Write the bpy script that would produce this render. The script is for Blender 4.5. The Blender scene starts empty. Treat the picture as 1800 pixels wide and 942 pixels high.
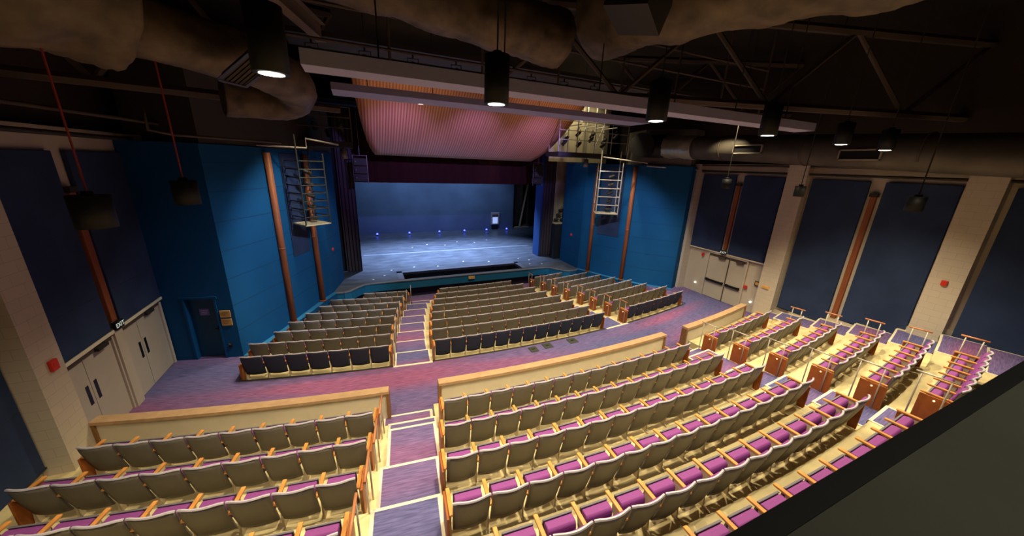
import bpy, bmesh, math, random
from mathutils import Vector, Matrix
random.seed(7)
S = bpy.context.scene
C = S.collection
PI = math.pi

# ------------------------------------------------------------------ camera, world, lights, exposure
cam = bpy.data.cameras.new('camera')
cam.sensor_width = 36.0
cam.lens = 11.9503
cam.clip_start = 0.02
cam.clip_end = 200
co = bpy.data.objects.new('camera', cam)
C.objects.link(co)
RX = Vector((0.9159258685, -0.3996767885, 0.0365823464))
UX = Vector((0.0838660011, 0.2797327455, 0.9564079072))
FX = Vector((0.3924873211, 0.8729307280, -0.2897337519))
CAM = Vector((-5.301, 0.0, 6.2))
co.matrix_world = Matrix(((RX.x, UX.x, -FX.x, CAM.x), (RX.y, UX.y, -FX.y, CAM.y), (RX.z, UX.z, -FX.z, CAM.z), (0, 0, 0, 1)))
S.camera = co
w = bpy.data.worlds.new('world')
S.world = w
w.use_nodes = True
w.node_tree.nodes['Background'].inputs[0].default_value = (0.9, 0.75, 0.6, 1)
w.node_tree.nodes['Background'].inputs[1].default_value = 0.0
vs = S.view_settings
vs.view_transform = 'Standard'
vs.look = 'None'
vs.gamma = 1
vs.use_curve_mapping = False
vs.exposure = 0.0

WARM = (1.0, 0.83, 0.53)


def spot(loc, aim, power, angle, color, blend=0.5, size=0.08):
    l = bpy.data.lights.new('spot', 'SPOT')
    l.energy = power
    l.spot_size = math.radians(angle)
    l.spot_blend = blend
    l.color = color
    l.shadow_soft_size = size
    o = bpy.data.objects.new('spot', l)
    C.objects.link(o)
    o.location = loc
    d = Vector(aim) - Vector(loc)
    o.rotation_euler = d.to_track_quat('-Z', 'Y').to_euler()
    return o


# house downlights above the frame: over the rear rows and in the catwalk slots over the front rows, plus unseen fill spots
for x in (-9.3, -6.2, -3.4):
    spot((x, 3.4, 7.2), (x - 0.4, 4.4, 0), 480, 84, WARM, 0.8)
for x in (-1.6, 1.2, 4.0, 6.8):  # unseen row added to brighten the floor of the last rows
    spot((x, 2.6, 7.3), (x, 2.4, 0), 640, 92, WARM, 0.8)
for x in (-4.5, -1.5, 1.5, 4.5, 7.5):
    spot((x, 9.7, 8.55), (x, 10.0, 0), 950, 88, WARM, 0.6)
spot((-5.9, 11.3, 8.0), (-8.9, 10.0, 0), 1400, 58, WARM, 1.0)  # added fill with no fixture: brightens the left wall and its doors
for y in (3.6, 7.4, 10.8):  # added unseen fill for the right wall
    spot((5.4, y, 8.2), (8.7, y, 0), 1150, 56, WARM, 1.0)
spot((-2.6, -1.2, 8.4), (-3.4, -0.4, 5.6), 210, 120, (1.0, 0.9, 0.7), 0.8)  # added unseen spot that lifts the dark booth ledge
for x in (-6.2, -3.1, 0.0, 3.1, 6.2):
    spot((x, 13.8, 9.2), (x, 14.2, 0), 1050, 70, WARM, 0.6)
# stage lights in the catwalks washing the splayed side walls
for s in (-1, 1):
    spot((s * 1.0, 9.0, 8.3), (s * 7.9, 16.0, 1.6), 2000, 46, (0.80, 0.90, 1.0), 0.5)
    spot((s * 3.0, 9.0, 8.4), (s * 9.0, 13.4, 1.6), 500, 44, (0.85, 0.92, 1.0), 0.8)
# cool work light over the stage behind the border, and the lavender wash on the canopy and beams
for x in (-3.5, 0.0, 3.5):
    spot((x, 23.6, 7.6), (x, 23.6, 0), 8000, 80, (0.52, 0.68, 1.0), 0.9)
for x in (-3.0, 1.0, 5.0):
    spot((x, 28.0, 7.8), (x, 31.6, 2.2), 900, 95, (0.50, 0.70, 1.0), 0.9)
for x in (-3.4, 0.0, 3.4):
    spot((x, 12.75, 7.75), (x, 19.0, 6.5), 1150, 60, (0.34, 0.26, 1.0), 1.0)
for x in (-3.2, 3.2):
    spot((x, 12.6, 7.95), (x, 15.6, 9.2), 120, 100, (1.0, 0.70, 0.40), 0.8)

# ------------------------------------------------------------------ materials
MATS = {}


def mat(name, col, rough=0.6, metal=0.0, spec=0.3, var=0.0, scale=8.0, bump=0.0, bscale=40.0, emit=None, estr=0.0, stretch=None):
    if name in MATS:
        return MATS[name]
    m = bpy.data.materials.new(name)
    m.use_nodes = True
    nt = m.node_tree
    b = nt.nodes['Principled BSDF']
    b.inputs['Roughness'].default_value = rough
    b.inputs['Metallic'].default_value = metal
    b.inputs['Specular IOR Level'].default_value = spec
    b.inputs['Base Color'].default_value = (*col, 1)
    tc = nt.nodes.new('ShaderNodeTexCoord')
    src = tc.outputs['Object']
    if stretch:
        mp = nt.nodes.new('ShaderNodeMapping')
        mp.inputs['Scale'].default_value = stretch
        nt.links.new(src, mp.inputs['Vector'])
        src = mp.outputs['Vector']
    if var > 0:
        n = nt.nodes.new('ShaderNodeTexNoise')
        n.inputs['Scale'].default_value = scale
        n.inputs['Detail'].default_value = 5
        nt.links.new(src, n.inputs['Vector'])
        r = nt.nodes.new('ShaderNodeValToRGB')
        r.color_ramp.elements[0].position = 0.3
        r.color_ramp.elements[1].position = 0.7
        r.color_ramp.elements[0].color = (*[max(0, c * (1 - var)) for c in col], 1)
        r.color_ramp.elements[1].color = (*[min(1, c * (1 + var)) for c in col], 1)
        nt.links.new(n.outputs['Fac'], r.inputs['Fac'])
        nt.links.new(r.outputs['Color'], b.inputs['Base Color'])
    if bump > 0:
        n2 = nt.nodes.new('ShaderNodeTexNoise')
        n2.inputs['Scale'].default_value = bscale
        n2.inputs['Detail'].default_value = 6
        nt.links.new(src, n2.inputs['Vector'])
        bp = nt.nodes.new('ShaderNodeBump')
        bp.inputs['Strength'].default_value = bump
        nt.links.new(n2.outputs['Fac'], bp.inputs['Height'])
        nt.links.new(bp.outputs['Normal'], b.inputs['Normal'])
    if emit:
        b.inputs['Emission Color'].default_value = (*emit, 1)
        b.inputs['Emission Strength'].default_value = estr
    MATS[name] = m
    return m


CY = 48.98


def carpet_mat():
    """broadloom in broken streaks of violet, blue and magenta that run along the rows"""
    m = bpy.data.materials.new('carpet')
    m.use_nodes = True
    nt = m.node_tree
    b = nt.nodes['Principled BSDF']
    b.inputs['Roughness'].default_value = 0.95
    b.inputs['Specular IOR Level'].default_value = 0.1
    tc = nt.nodes.new('ShaderNodeNewGeometry')
    sp = nt.nodes.new('ShaderNodeSeparateXYZ')
    nt.links.new(tc.outputs['Position'], sp.inputs[0])

    def math_(op, a, bb):
        n = nt.nodes.new('ShaderNodeMath')
        n.operation = op
        for i, v in enumerate((a, bb)):
            if isinstance(v, (int, float)):
                n.inputs[i].default_value = v
            else:
                nt.links.new(v, n.inputs[i])
        return n.outputs[0]
    dy = math_('SUBTRACT', CY, sp.outputs['Y'])
    R = math_('SQRT', math_('ADD', math_('MULTIPLY', dy, dy), math_('MULTIPLY', sp.outputs['X'], sp.outputs['X'])), 0.0)
    cb = nt.nodes.new('ShaderNodeCombineXYZ')
    nt.links.new(math_('MULTIPLY', sp.outputs['X'], 0.16), cb.inputs[0])
    nt.links.new(math_('MULTIPLY', R, 1.05), cb.inputs[1])
    n1 = nt.nodes.new('ShaderNodeTexNoise')
    n1.inputs['Scale'].default_value = 0.75
    n1.inputs['Detail'].default_value = 1.5
    nt.links.new(cb.outputs[0], n1.inputs['Vector'])
    ramp = nt.nodes.new('ShaderNodeValToRGB')
    e = ramp.color_ramp.elements
    e[0].position = 0.40
    e[0].color = (0.115, 0.115, 0.275, 1)
    e[1].position = 0.70
    e[1].color = (0.275, 0.10, 0.215, 1)
    k = e.new(0.56)
    k.color = (0.17, 0.115, 0.27, 1)
    nt.links.new(n1.outputs['Fac'], ramp.inputs['Fac'])
    cb2 = nt.nodes.new('ShaderNodeCombineXYZ')
    nt.links.new(math_('MULTIPLY', sp.outputs['X'], 1.5), cb2.inputs[0])
    nt.links.new(math_('MULTIPLY', R, 16.0), cb2.inputs[1])
    n2 = nt.nodes.new('ShaderNodeTexNoise')
    n2.inputs['Scale'].default_value = 2.2
    n2.inputs['Detail'].default_value = 3
    nt.links.new(cb2.outputs[0], n2.inputs['Vector'])
    r2 = nt.nodes.new('ShaderNodeValToRGB')
    r2.color_ramp.elements[0].position = 0.25
    r2.color_ramp.elements[0].color = (0.55, 0.55, 0.6, 1)
    r2.color_ramp.elements[1].position = 0.75
    r2.color_ramp.elements[1].color = (1.35, 1.3, 1.3, 1)
    nt.links.new(n2.outputs['Fac'], r2.inputs['Fac'])
    mx = nt.nodes.new('ShaderNodeMix')
    mx.data_type = 'RGBA'
    mx.blend_type = 'MULTIPLY'
    mx.inputs[0].default_value = 1.0
    nt.links.new(ramp.outputs['Color'], mx.inputs[6])
    nt.links.new(r2.outputs['Color'], mx.inputs[7])
    nt.links.new(mx.outputs[2], b.inputs['Base Color'])
    return m


def block_mat(name, c1, mortar, axis):
    """painted concrete block: courses in relief only"""
    m = bpy.data.materials.new(name)
    m.use_nodes = True
    nt = m.node_tree
    b = nt.nodes['Principled BSDF']
    b.inputs['Roughness'].default_value = 0.75
    b.inputs['Specular IOR Level'].default_value = 0.2
    tc = nt.nodes.new('ShaderNodeTexCoord')
    sp = nt.nodes.new('ShaderNodeSeparateXYZ')
    nt.links.new(tc.outputs['Object'], sp.inputs[0])
    ad = nt.nodes.new('ShaderNodeMath')
    ad.operation = 'ADD'
    nt.links.new(sp.outputs['X'], ad.inputs[0])
    nt.links.new(sp.outputs['Y'], ad.inputs[1])
    cb = nt.nodes.new('ShaderNodeCombineXYZ')
    nt.links.new(ad.outputs[0], cb.inputs[0])
    nt.links.new(sp.outputs['Z'], cb.inputs[1])
    br = nt.nodes.new('ShaderNodeTexBrick')
    br.inputs['Color1'].default_value = (*c1, 1)
    br.inputs['Color2'].default_value = (*[c * 0.95 for c in c1], 1)
    br.inputs['Mortar'].default_value = (*mortar, 1)
    br.inputs['Scale'].default_value = 1.0
    br.inputs['Brick Width'].default_value = 0.4
    br.inputs['Row Height'].default_value = 0.2
    br.inputs['Mortar Size'].default_value = 0.006
    nt.links.new(cb.outputs[0], br.inputs['Vector'])
    nt.links.new(br.outputs['Color'], b.inputs['Base Color'])
    return m


def wood_slats_mat():
    m = bpy.data.materials.new('canopy_wood')
    m.use_nodes = True
    nt = m.node_tree
    b = nt.nodes['Principled BSDF']
    b.inputs['Roughness'].default_value = 0.5
    tc = nt.nodes.new('ShaderNodeTexCoord')
    sp = nt.nodes.new('ShaderNodeSeparateXYZ')
    nt.links.new(tc.outputs['Object'], sp.inputs[0])
    cb = nt.nodes.new('ShaderNodeCombineXYZ')
    nt.links.new(sp.outputs['X'], cb.inputs[0])
    wv = nt.nodes.new('ShaderNodeTexWave')
    wv.inputs['Scale'].default_value = 2.6
    wv.inputs['Distortion'].default_value = 0.0
    nt.links.new(cb.outputs[0], wv.inputs['Vector'])
    n = nt.nodes.new('ShaderNodeTexNoise')
    n.inputs['Scale'].default_value = 5.0
    nt.links.new(cb.outputs[0], n.inputs['Vector'])
    ad = nt.nodes.new('ShaderNodeMath')
    ad.operation = 'MULTIPLY'
    nt.links.new(wv.outputs['Fac'], ad.inputs[0])
    nt.links.new(n.outputs['Fac'], ad.inputs[1])
    r = nt.nodes.new('ShaderNodeValToRGB')
    r.color_ramp.elements[0].position = 0.02
    r.color_ramp.elements[0].color = (0.30, 0.115, 0.05, 1)
    r.color_ramp.elements[1].position = 0.45
    r.color_ramp.elements[1].color = (0.58, 0.25, 0.12, 1)
    nt.links.new(ad.outputs[0], r.inputs['Fac'])
    nt.links.new(r.outputs['Color'], b.inputs['Base Color'])
    return m


M_CARPET = carpet_mat()
M_FLOOR = mat('row_floor', (0.64, 0.54, 0.30), 0.5, var=0.16, scale=1.6, stretch=(1, 3, 1))
M_STRIP = mat('cream_strip', (0.72, 0.66, 0.53), 0.6)
M_NOSE = mat('nosing_rubber', (0.035, 0.035, 0.03), 0.6)
M_BLOCK = block_mat('painted_block', (0.54, 0.47, 0.39), (0.44, 0.38, 0.31), 0)
M_BEIGE = mat('beige_paint', (0.50, 0.44, 0.365), 0.7, var=0.04, scale=2)
M_DOOR = mat('door_paint', (0.47, 0.42, 0.35), 0.45, var=0.04, scale=2)
M_UPPER = mat('upper_wall', (0.035, 0.025, 0.02), 0.85)  # dark brown siding, with the lack of light up there put into the colour
M_PANEL = mat('navy_fabric', (0.029, 0.046, 0.108), 0.95, spec=0.1, var=0.15, scale=1.2)
M_PANEL_EDGE = mat('panel_edge', (0.03, 0.035, 0.05), 0.9)
M_BLUE = mat('blue_wall', (0.006, 0.076, 0.215), 0.7, spec=0.12, var=0.05, scale=1.0)
M_BLUEL = mat('blue_trim', (0.03, 0.20, 0.40), 0.6)
M_BLUED = mat('blue_door', (0.004, 0.055, 0.125), 0.4)
M_PIT = mat('pit_navy', (0.012, 0.012, 0.032), 0.8)
M_TERRA = mat('terracotta_wood', (0.25, 0.075, 0.03), 0.5, var=0.2, scale=3, stretch=(8, 8, 0.6))
M_OAK = mat('oak', (0.60, 0.26, 0.07), 0.4, var=0.18, scale=6)
M_CAP = mat('parapet_oak', (0.46, 0.295, 0.17), 0.45, var=0.12, scale=5)
M_WPANEL = mat('end_panel_wood', (0.33, 0.095, 0.02), 0.4, var=0.15, scale=5)
M_PLASTER = mat('parapet_plaster', (0.58, 0.52, 0.42), 0.8, var=0.05, scale=3)
M_SHELL = mat('seat_shell', (0.136, 0.124, 0.116), 0.5)
M_RIM = mat('seat_rim', (0.46, 0.43, 0.52), 0.35)  # lavender rim, paler than the shell: light from above painted in
M_PURPLE = mat('purple_cloth', (0.215, 0.05, 0.235), 0.75, bump=0.1, bscale=120)
M_PAN = mat('seat_pan', (0.15, 0.14, 0.17), 0.5)
M_METAL = mat('seat_standard', (0.55, 0.46, 0.32), 0.5)
M_STEEL = mat('steel', (0.50, 0.45, 0.40), 0.4, metal=0.3)
M_BLACK = mat('black_paint', (0.006, 0.006, 0.006), 0.6)
M_DARK = mat('dark_steel', (0.03, 0.026, 0.022), 0.6)
M_DARKB = mat('dark_brown_steel', (0.07, 0.05, 0.04), 0.7)
M_GREYM = mat('grey_metal', (0.22, 0.20, 0.18), 0.45, metal=0.4)
M_FLAT = mat('stage_black', (0.012, 0.013, 0.018), 0.8)
M_STAGE = mat('stage_floor', (0.075, 0.09, 0.125), 0.42, var=0.35, scale=2.0, stretch=(0.5, 1.4, 1))
M_SCRIM = mat('scrim', (0.075, 0.115, 0.205), 0.9, var=0.15, scale=0.6)
M_VELOUR = mat('border_velour', (0.026, 0.003, 0.002), 0.9)
M_LAV = mat('lavender_beam', (0.37, 0.355, 0.53), 0.6)
M_DUCT = mat('duct_wrap', (0.105, 0.075, 0.048), 0.55, var=0.5, scale=3.0, bump=1.0, bscale=2.6)
M_FOIL = mat('duct_foil', (0.33, 0.31, 0.24), 0.35, metal=0.5, var=0.2, scale=3, bump=0.8, bscale=7)
M_DUCTR = mat('duct_grey', (0.075, 0.065, 0.05), 0.5, metal=0.3, var=0.25, scale=1.5, bump=0.2, bscale=4)
M_VENT = mat('vent_frame', (0.28, 0.25, 0.2), 0.5)
M_RED = mat('alarm_red', (0.62, 0.035, 0.02), 0.4)
M_WHITE = mat('white_plastic', (0.75, 0.75, 0.72), 0.4)
M_BRASS = mat('brass_plate', (0.62, 0.36, 0.12), 0.4, var=0.1, scale=9)
M_BOOTH = mat('booth_ledge', (0.075, 0.075, 0.058), 0.8, var=0.2, scale=1.5)
M_GLOW = mat('lamp_glow', (1, 1, 1), 0.5, emit=(1.0, 0.93, 0.78), estr=14)
M_AISLE = mat('aisle_glow', (1, 0.8, 0.5), 0.5, emit=(1.0, 0.6, 0.25), estr=4)
M_BLUEGLOW = mat('blue_glow', (0.1, 0.1, 1), 0.5, emit=(0.04, 0.06, 1.0), estr=8)
M_CABLE = mat('red_cable', (0.25, 0.03, 0.025), 0.6)
M_DECK = mat('ceiling_deck', (0.02, 0.016, 0.013), 0.9)
M_WOODC = wood_slats_mat()
M_WINGW = mat('wing_wall', (0.42, 0.36, 0.24), 0.8, var=0.2, scale=1.5)

# ------------------------------------------------------------------ helpers


def box(bm, x0, x1, y0, y1, z0, z1, mtx=None, mi=0):
    vv = [bm.verts.new((x, y, z)) for z in (z0, z1) for y in (y0, y1) for x in (x0, x1)]
    for f in ((0, 2, 3, 1), (4, 5, 7, 6), (0, 1, 5, 4), (2, 6, 7, 3), (0, 4, 6, 2), (1, 3, 7, 5)):
        fc = bm.faces.new([vv[i] for i in f])
        fc.material_index = mi
    if mtx is not None:
        for v in vv:
            v.co = mtx @ v.co
    return vv


def tube(bm, pts, r, seg=8, cap=True, noise=0.0, mi=0):
    pts = [Vector(p) for p in pts]
    rs = r if isinstance(r, (list, tuple)) else [r] * len(pts)
    rings = []
    up = Vector((0, 0, 1))
    for i, p in enumerate(pts):
        d = (pts[min(i + 1, len(pts) - 1)] - pts[max(i - 1, 0)]).normalized()
        a = d.cross(up)
        if a.length < 0.05:
            a = d.cross(Vector((0, 1, 0)))
        a.normalize()
        b = d.cross(a).normalized()
        ring = []
        for k in range(seg):
            t = 2 * PI * k / seg
            rr = rs[i] * (1 + (random.uniform(-noise, noise) if noise else 0))
            ring.append(bm.verts.new(p + (a * math.cos(t) + b * math.sin(t)) * rr))
        rings.append(ring)
    for i in range(len(rings) - 1):
        for k in range(seg):
            f = bm.faces.new((rings[i][k], rings[i][(k + 1) % seg], rings[i + 1][(k + 1) % seg], rings[i + 1][k]))
            f.smooth = seg > 6
            f.material_index = mi
    if cap:
        for rg in (rings[0], rings[-1]):
            f = bm.faces.new(rg)
            f.material_index = mi
    return rings


def prism(bm, poly, z0, z1, mi=0):
    a = [bm.verts.new((x, y, z0)) for x, y in poly]
    b = [bm.verts.new((x, y, z1)) for x, y in poly]
    n = len(poly)
    for i in range(n):
        f = bm.faces.new((a[i], a[(i + 1) % n], b[(i + 1) % n], b[i]))
        f.material_index = mi
    for q in (a, b):
        f = bm.faces.new(q)
        f.material_index = mi


def prismx(bm, poly, x0, x1):
    """polygon in (y, z) extruded along x"""
    a = [bm.verts.new((x0, y, z)) for y, z in poly]
    b = [bm.verts.new((x1, y, z)) for y, z in poly]
    n = len(poly)
    for i in range(n):
        bm.faces.new((a[i], a[(i + 1) % n], b[(i + 1) % n], b[i]))
    bm.faces.new(a)
    bm.faces.new(b)


def arc(bm, R0, R1, a0, a1, z0, z1, n=40, mi=0):
    """annular block about the centre of curvature of the rows"""
    prev = None
    for i in range(n + 1):
        a = a0 + (a1 - a0) * i / n
        q = []
        for R in (R0, R1):
            for z in (z0, z1):
                q.append(bm.verts.new((R * math.sin(a), CY - R * math.cos(a), z)))
        if prev:
            p = prev
            for f in ((p[0], q[0], q[1], p[1]), (p[2], p[3], q[3], q[2]), (p[1], q[1], q[3], p[3]), (p[0], p[2], q[2], q[0])):
                fc = bm.faces.new(f)
                fc.material_index = mi
        else:
            bm.faces.new((q[0], q[1], q[3], q[2])).material_index = mi
        prev = q
    bm.faces.new((prev[0], prev[2], prev[3], prev[1])).material_index = mi


def disc(bm, c, r, axis='z', seg=20, mi=0):
    vv = []
    for k in range(seg):
        t = 2 * PI * k / seg
        u, v = r * math.cos(t), r * math.sin(t)
        p = {'z': (u, v, 0), 'x': (0, u, v), 'y': (u, 0, v)}[axis]
        vv.append(bm.verts.new(Vector(c) + Vector(p)))
    bm.faces.new(vv).material_index = mi


def obj(name, bm, m, parent=None, bevel=0.0, smooth=False):
    bmesh.ops.recalc_face_normals(bm, faces=bm.faces[:])
    me = bpy.data.meshes.new(name)
    bm.to_mesh(me)
    bm.free()
    ms = m if isinstance(m, (list, tuple)) else [m]
    for q in ms:
        me.materials.append(q)
    if smooth:
        me.polygons.foreach_set('use_smooth', [True] * len(me.polygons))
    o = bpy.data.objects.new(name, me)
    C.objects.link(o)
    if parent:
        o.parent = parent
    if bevel:
        b = o.modifiers.new('bevel', 'BEVEL')
        b.width = bevel
        b.segments = 2
        b.limit_method = 'ANGLE'
    return o


def tag(o, label, cat, group=None, kind=None):
    o['label'] = label
    o['category'] = cat
    if group:
        o['group'] = group
    if kind:
        o['kind'] = kind
    return o


def thing(name, label, cat, loc=(0, 0, 0), rz=0.0, group=None):
    o = bpy.data.objects.new(name, None)
    o.empty_display_size = 0.1
    C.objects.link(o)
    o.location = loc
    o.rotation_euler = (0, 0, rz)
    return tag(o, label, cat, group)


def struct(name, bm, m, label, cat, parent=None, bevel=0.0):
    o = obj(name, bm, m, parent, bevel)
    if not parent:
        o['kind'] = 'structure'
        o['label'] = label
        o['category'] = cat
    return o


def B():
    return bmesh.new()


def ang(x, R):
    return math.asin(max(-1, min(1, x / R)))


def P(R, a, z=0.0):
    return Vector((R * math.sin(a), CY - R * math.cos(a), z))


def proj(p):
    d = Vector(p) - CAM
    zc = d.dot(FX)
    if zc < 0.05:
        return None
    return 900 + 597.516 * d.dot(RX) / zc, 471 - 597.516 * d.dot(UX) / zc


ORD = ['first', 'second', 'third', 'fourth', 'fifth', 'sixth', 'seventh', 'eighth', 'ninth', 'tenth', 'eleventh', 'twelfth', 'thirteenth', 'fourteenth', 'fifteenth', 'sixteenth']

# ------------------------------------------------------------------ seating plan
RF = [0] + [32.26 + 1.003 * (k - 1) for k in range(1, 9)]          # front rows 1..8, row 8 backs the cross aisle
ZF = [0] + [-0.124 * (9 - k) for k in range(1, 9)]
RR = [43.02, 44.04, 45.03, 46.0, 46.9, 47.75]
ZR = [0.434, 0.68, 0.93, 1.18, 1.45, 1.72]
XL, XR = -10.98, 10.95

# ------------------------------------------------------------------ floors
bm = B()
prism(bm, [(-11.2, -1.5), (11.2, -1.5), (11.2, 9.0), (-11.2, 9.0)], -1.4, -0.06)
arc(bm, 39.32, 42.6, ang(-11.2, 40), ang(11.2, 40), -1.3, 0.0, 60)
for s in (-1, 1):
    prism(bm, [(s * 11.2, 8.2), (s * 11.2, 13.9), (s * 9.0, 13.9), (s * 9.0, 8.2)][::s], -1.3, -0.003)
struct('floor', bm, M_CARPET, 'violet and magenta carpeted cross aisle floor', 'floor')
for k in range(1, 8):
    bm = B()
    R1 = RF[k] + 0.04
    R0 = RF[k - 1] + 0.04 if k > 1 else 31.6
    arc(bm, R0, R1, ang(-9.0, R1), ang(9.2, R1), -1.4, ZF[k], 30)
    struct('floor_tier', bm, M_FLOOR, '%s cream stepped floor tier in front of the stage' % ORD[k - 1], 'floor')
bm = B()
arc(bm, RF[7] + 0.04, RF[8] + 0.03, ang(-9.0, 39.3), ang(9.2, 39.3), -1.4, ZF[8], 30)
struct('floor_tier', bm, M_FLOOR, 'cream stepped floor tier of the dark-backed row', 'floor')
bm = B()
prism(bm, [(-9.6, 16.2), (9.6, 16.2), (9.6, 19.0), (-9.6, 19.0)], -1.6, -1.12)
arc(bm, 30.0, 31.62, ang(-9.0, 31), ang(9.0, 31), -1.4, -1.0, 20)
struct('floor_tier', bm, M_CARPET, 'carpeted floor strip at the foot of the stage', 'floor')
# cream edge of the cross aisle behind row 8
bm = B()
for x0, x1 in ((-8.9, -4.78), (-3.58, 3.36), (4.6, 8.7)):
    arc(bm, 39.26, 39.34, ang(x0, 39.3), ang(x1, 39.3), -0.12, 0.006, 20)
struct('trim_1', bm, M_NOSE, 'dark edge strip behind the dark-backed row', 'trim')

# rear tiers; aisles are cut out of the first tier for the two half steps
AIS = [(-5.28, -4.06), (3.72, 5.02)]


def tier_edges(j, R):
    return ang(XL - 0.1, R), ang(XR + 0.1, R)


for j in range(6):
    R0 = 41.95 if j == 0 else RR[j - 1] + 0.05
    R1 = RR[j] + 0.05 if j < 5 else 49.4
    bm = B()
    if j == 0:
        a = [(-10.98, AIS[0][0]), (AIS[0][1], AIS[1][0]), (AIS[1][1], 9.2)]
        for x0, x1 in a:
            arc(bm, 41.95, R1, ang(x0, 42), ang(x1, 42), -1.0, ZR[0], 24)
        for x0, x1 in AIS:
            arc(bm, 42.42, R1, ang(x0, 42), ang(x1, 42), -1.0, ZR[0], 6)
        arc(bm, 42.42, R1, ang(9.2, 42), ang(11.1, 42), -1.0, ZR[0], 6)
    else:
        t0, t1 = tier_edges(j, R1)
        arc(bm, R0, R1, t0, t1, -1.0, ZR[j], 50)
    struct('floor_tier', bm, M_FLOOR, 'cream floor tier of the %s row behind the parapets' % ORD[j], 'floor')
bm = B()
for x0, x1 in AIS + [(9.2, 11.1)]:
    arc(bm, 41.85, 42.42, ang(x0 + 0.02, 42), ang(x1 - 0.02, 42), -0.5, 0.217, 6)
struct('floor_tier', bm, M_FLOOR, 'half steps up from the cross aisle through the parapet gaps', 'floor')

# aisle carpets with their pale nosings
AL = [(-2.02, -3.05), (-2.30, -3.42), (-2.62, -3.74), (-2.86, -3.98), (-3.08, -4.2), (-3.26, -4.36), (-3.42, -4.56), (-3.55, -4.68), (-3.6, -4.76)]


def aisle_tread(bmc, bms, bmn, R0, R1, a0, a1, z, fin=0.0):
    arc(bmc, R0 + 0.05, R1, a0 + 0.055 / R0, a1 - 0.055 / R0, z - 0.05, z + 0.014, 4)
    arc(bms, R0, R0 + 0.05, a0, a1, z - 0.06, z + 0.016, 4)
    arc(bms, R0 + 0.05, R1, a0, a0 + 0.055 / R0, z - 0.05, z + 0.012, 4)
    arc(bms, R0 + 0.05, R1, a1 - 0.055 / R0, a1, z - 0.05, z + 0.012, 4)
    arc(bmn, R0 - 0.012, R0 + 0.0, a0, a1, z - 0.1, z - 0.03, 4)


def carpet_set(treads, label):
    c, s, n = B(), B(), B()
    for t in treads:
        aisle_tread(c, s, n, *t)
    root = thing('aisle_carpet', label, 'carpet')
    root['kind'] = 'structure'
    obj('carpet', c, M_CARPET, root)
    obj('edge_strip', s, M_STRIP, root)
    obj('nosing', n, M_NOSE, root)


tr, tr2 = [], []
for k in range(1, 9):
    R0 = RF[k - 1] + 0.02 if k > 1 else 31.62
    R1 = RF[k] + 0.03
    xr, xl = AL[k]
    tr.append((R0, R1, ang(xl - 0.0, R1), ang(xr, R1), ZF[k]))
    fx = 3.36 - 0.15 * (8 - k) if k < 8 else 3.38
    tr2.append((R0, R1, ang(2.35 + (k - 1) * 0.15, R1), ang(3.72 + (k - 1) * 0.115, R1), ZF[k]))
carpet_set(tr, 'stepped violet carpet of the left front aisle')
carpet_set(tr2, 'stepped violet carpet of the right front aisle')
bm = B()
for x0, x1 in ((-4.78, -3.58), (3.4, 4.6)):
    arc(bm, 39.3, 39.38, ang(x0, 39.3), ang(x1, 39.3), -0.1, 0.012, 4)
struct('trim_2', bm, M_STRIP, 'pale nosing where the front aisles meet the cross aisle', 'trim')
tl, trr, tw = [], [], []
for j in range(6):
    R0 = 42.40 if j == 0 else (42.86 if j == 1 else RR[j - 1] + 0.03)
    R1 = RR[j] + 0.03 if j else 42.86
    tl.append((R0, R1, ang([-5.2, -5.3, -5.5, -5.66, -5.8, -5.95][j], R1), ang([-4.12, -4.3, -4.46, -4.62, -4.78, -4.92][j], R1), ZR[j]))
    trr.append((R0, R1, ang([3.72, 3.7, 3.66, 3.6, 3.5, 3.42][j], R1), ang([4.96, 4.82, 4.76, 4.66, 4.5, 4.38][j], R1), ZR[j]))
    tw.append((R0, R1, ang([9.95, 9.8, 9.68, 9.55, 9.3, 9.0][j], R1), ang(10.88, R1), ZR[j]))
AST = B()
for q in (tl[1], trr[1], tw[1]):
    arc(AST, q[0] + 0.004, 43.1, q[2], q[3], 0.3, q[4] - 0.01, 4)
struct('floor_tier', AST, M_FLOOR, 'solid steps under the rear aisle carpets', 'floor')
tw.append((RR[5] + 0.03, 49.2, ang(8.6, 48.5), ang(10.88, 48.5), ZR[5] + 0.005))
tl.insert(0, (41.86, 42.42, ang(-5.24, 42), ang(-4.1, 42), 0.217))
trr.insert(0, (41.86, 42.42, ang(3.76, 42), ang(4.98, 42), 0.217))
carpet_set(tl, 'stepped violet carpet of the left rear aisle')
carpet_set(trr, 'stepped violet carpet of the right rear aisle')
carpet_set(tw, 'stepped violet carpet beside the right wall')

# ------------------------------------------------------------------ side walls
bm = B()
box(bm, -11.4, XL - 0.03, -1.5, 13.9, -1.2, 6.62)
struct('wall_left', bm, M_BEIGE, 'beige left wall of the auditorium', 'wall')
bm = B()
box(bm, XR + 0.03, 11.4, -1.5, 13.9, -1.2, 6.62)
struct('wall_right', bm, M_BEIGE, 'beige right wall of the auditorium', 'wall')
bm = B()
box(bm, -11.7, -11.25, -1.5, 22, 6.62, 11)
box(bm, 11.25, 11.7, -1.5, 22, 6.62, 11)
struct('wall_upper', bm, M_UPPER, 'dark upper side walls above the fabric panels', 'wall')
bm = B()
box(bm, -12, 12, -2.2, 34, 10.9, 11.2)
struct('ceiling', bm, M_DECK, 'black roof deck high over the auditorium', 'ceiling')
bm = B()
box(bm, -11.6, 11.6, -2.3, -1.5, -1.2, 11)
struct('wall_rear', bm, M_DARKB, 'dark rear wall behind the booth', 'wall')


def pil(name, x0, x1, y0, y1, z0, z1, label):
    bm = B()
    box(bm, x0, x1, y0, y1, z0, z1)
    return struct(name, bm, M_BLOCK, label, 'pillar')


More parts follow.
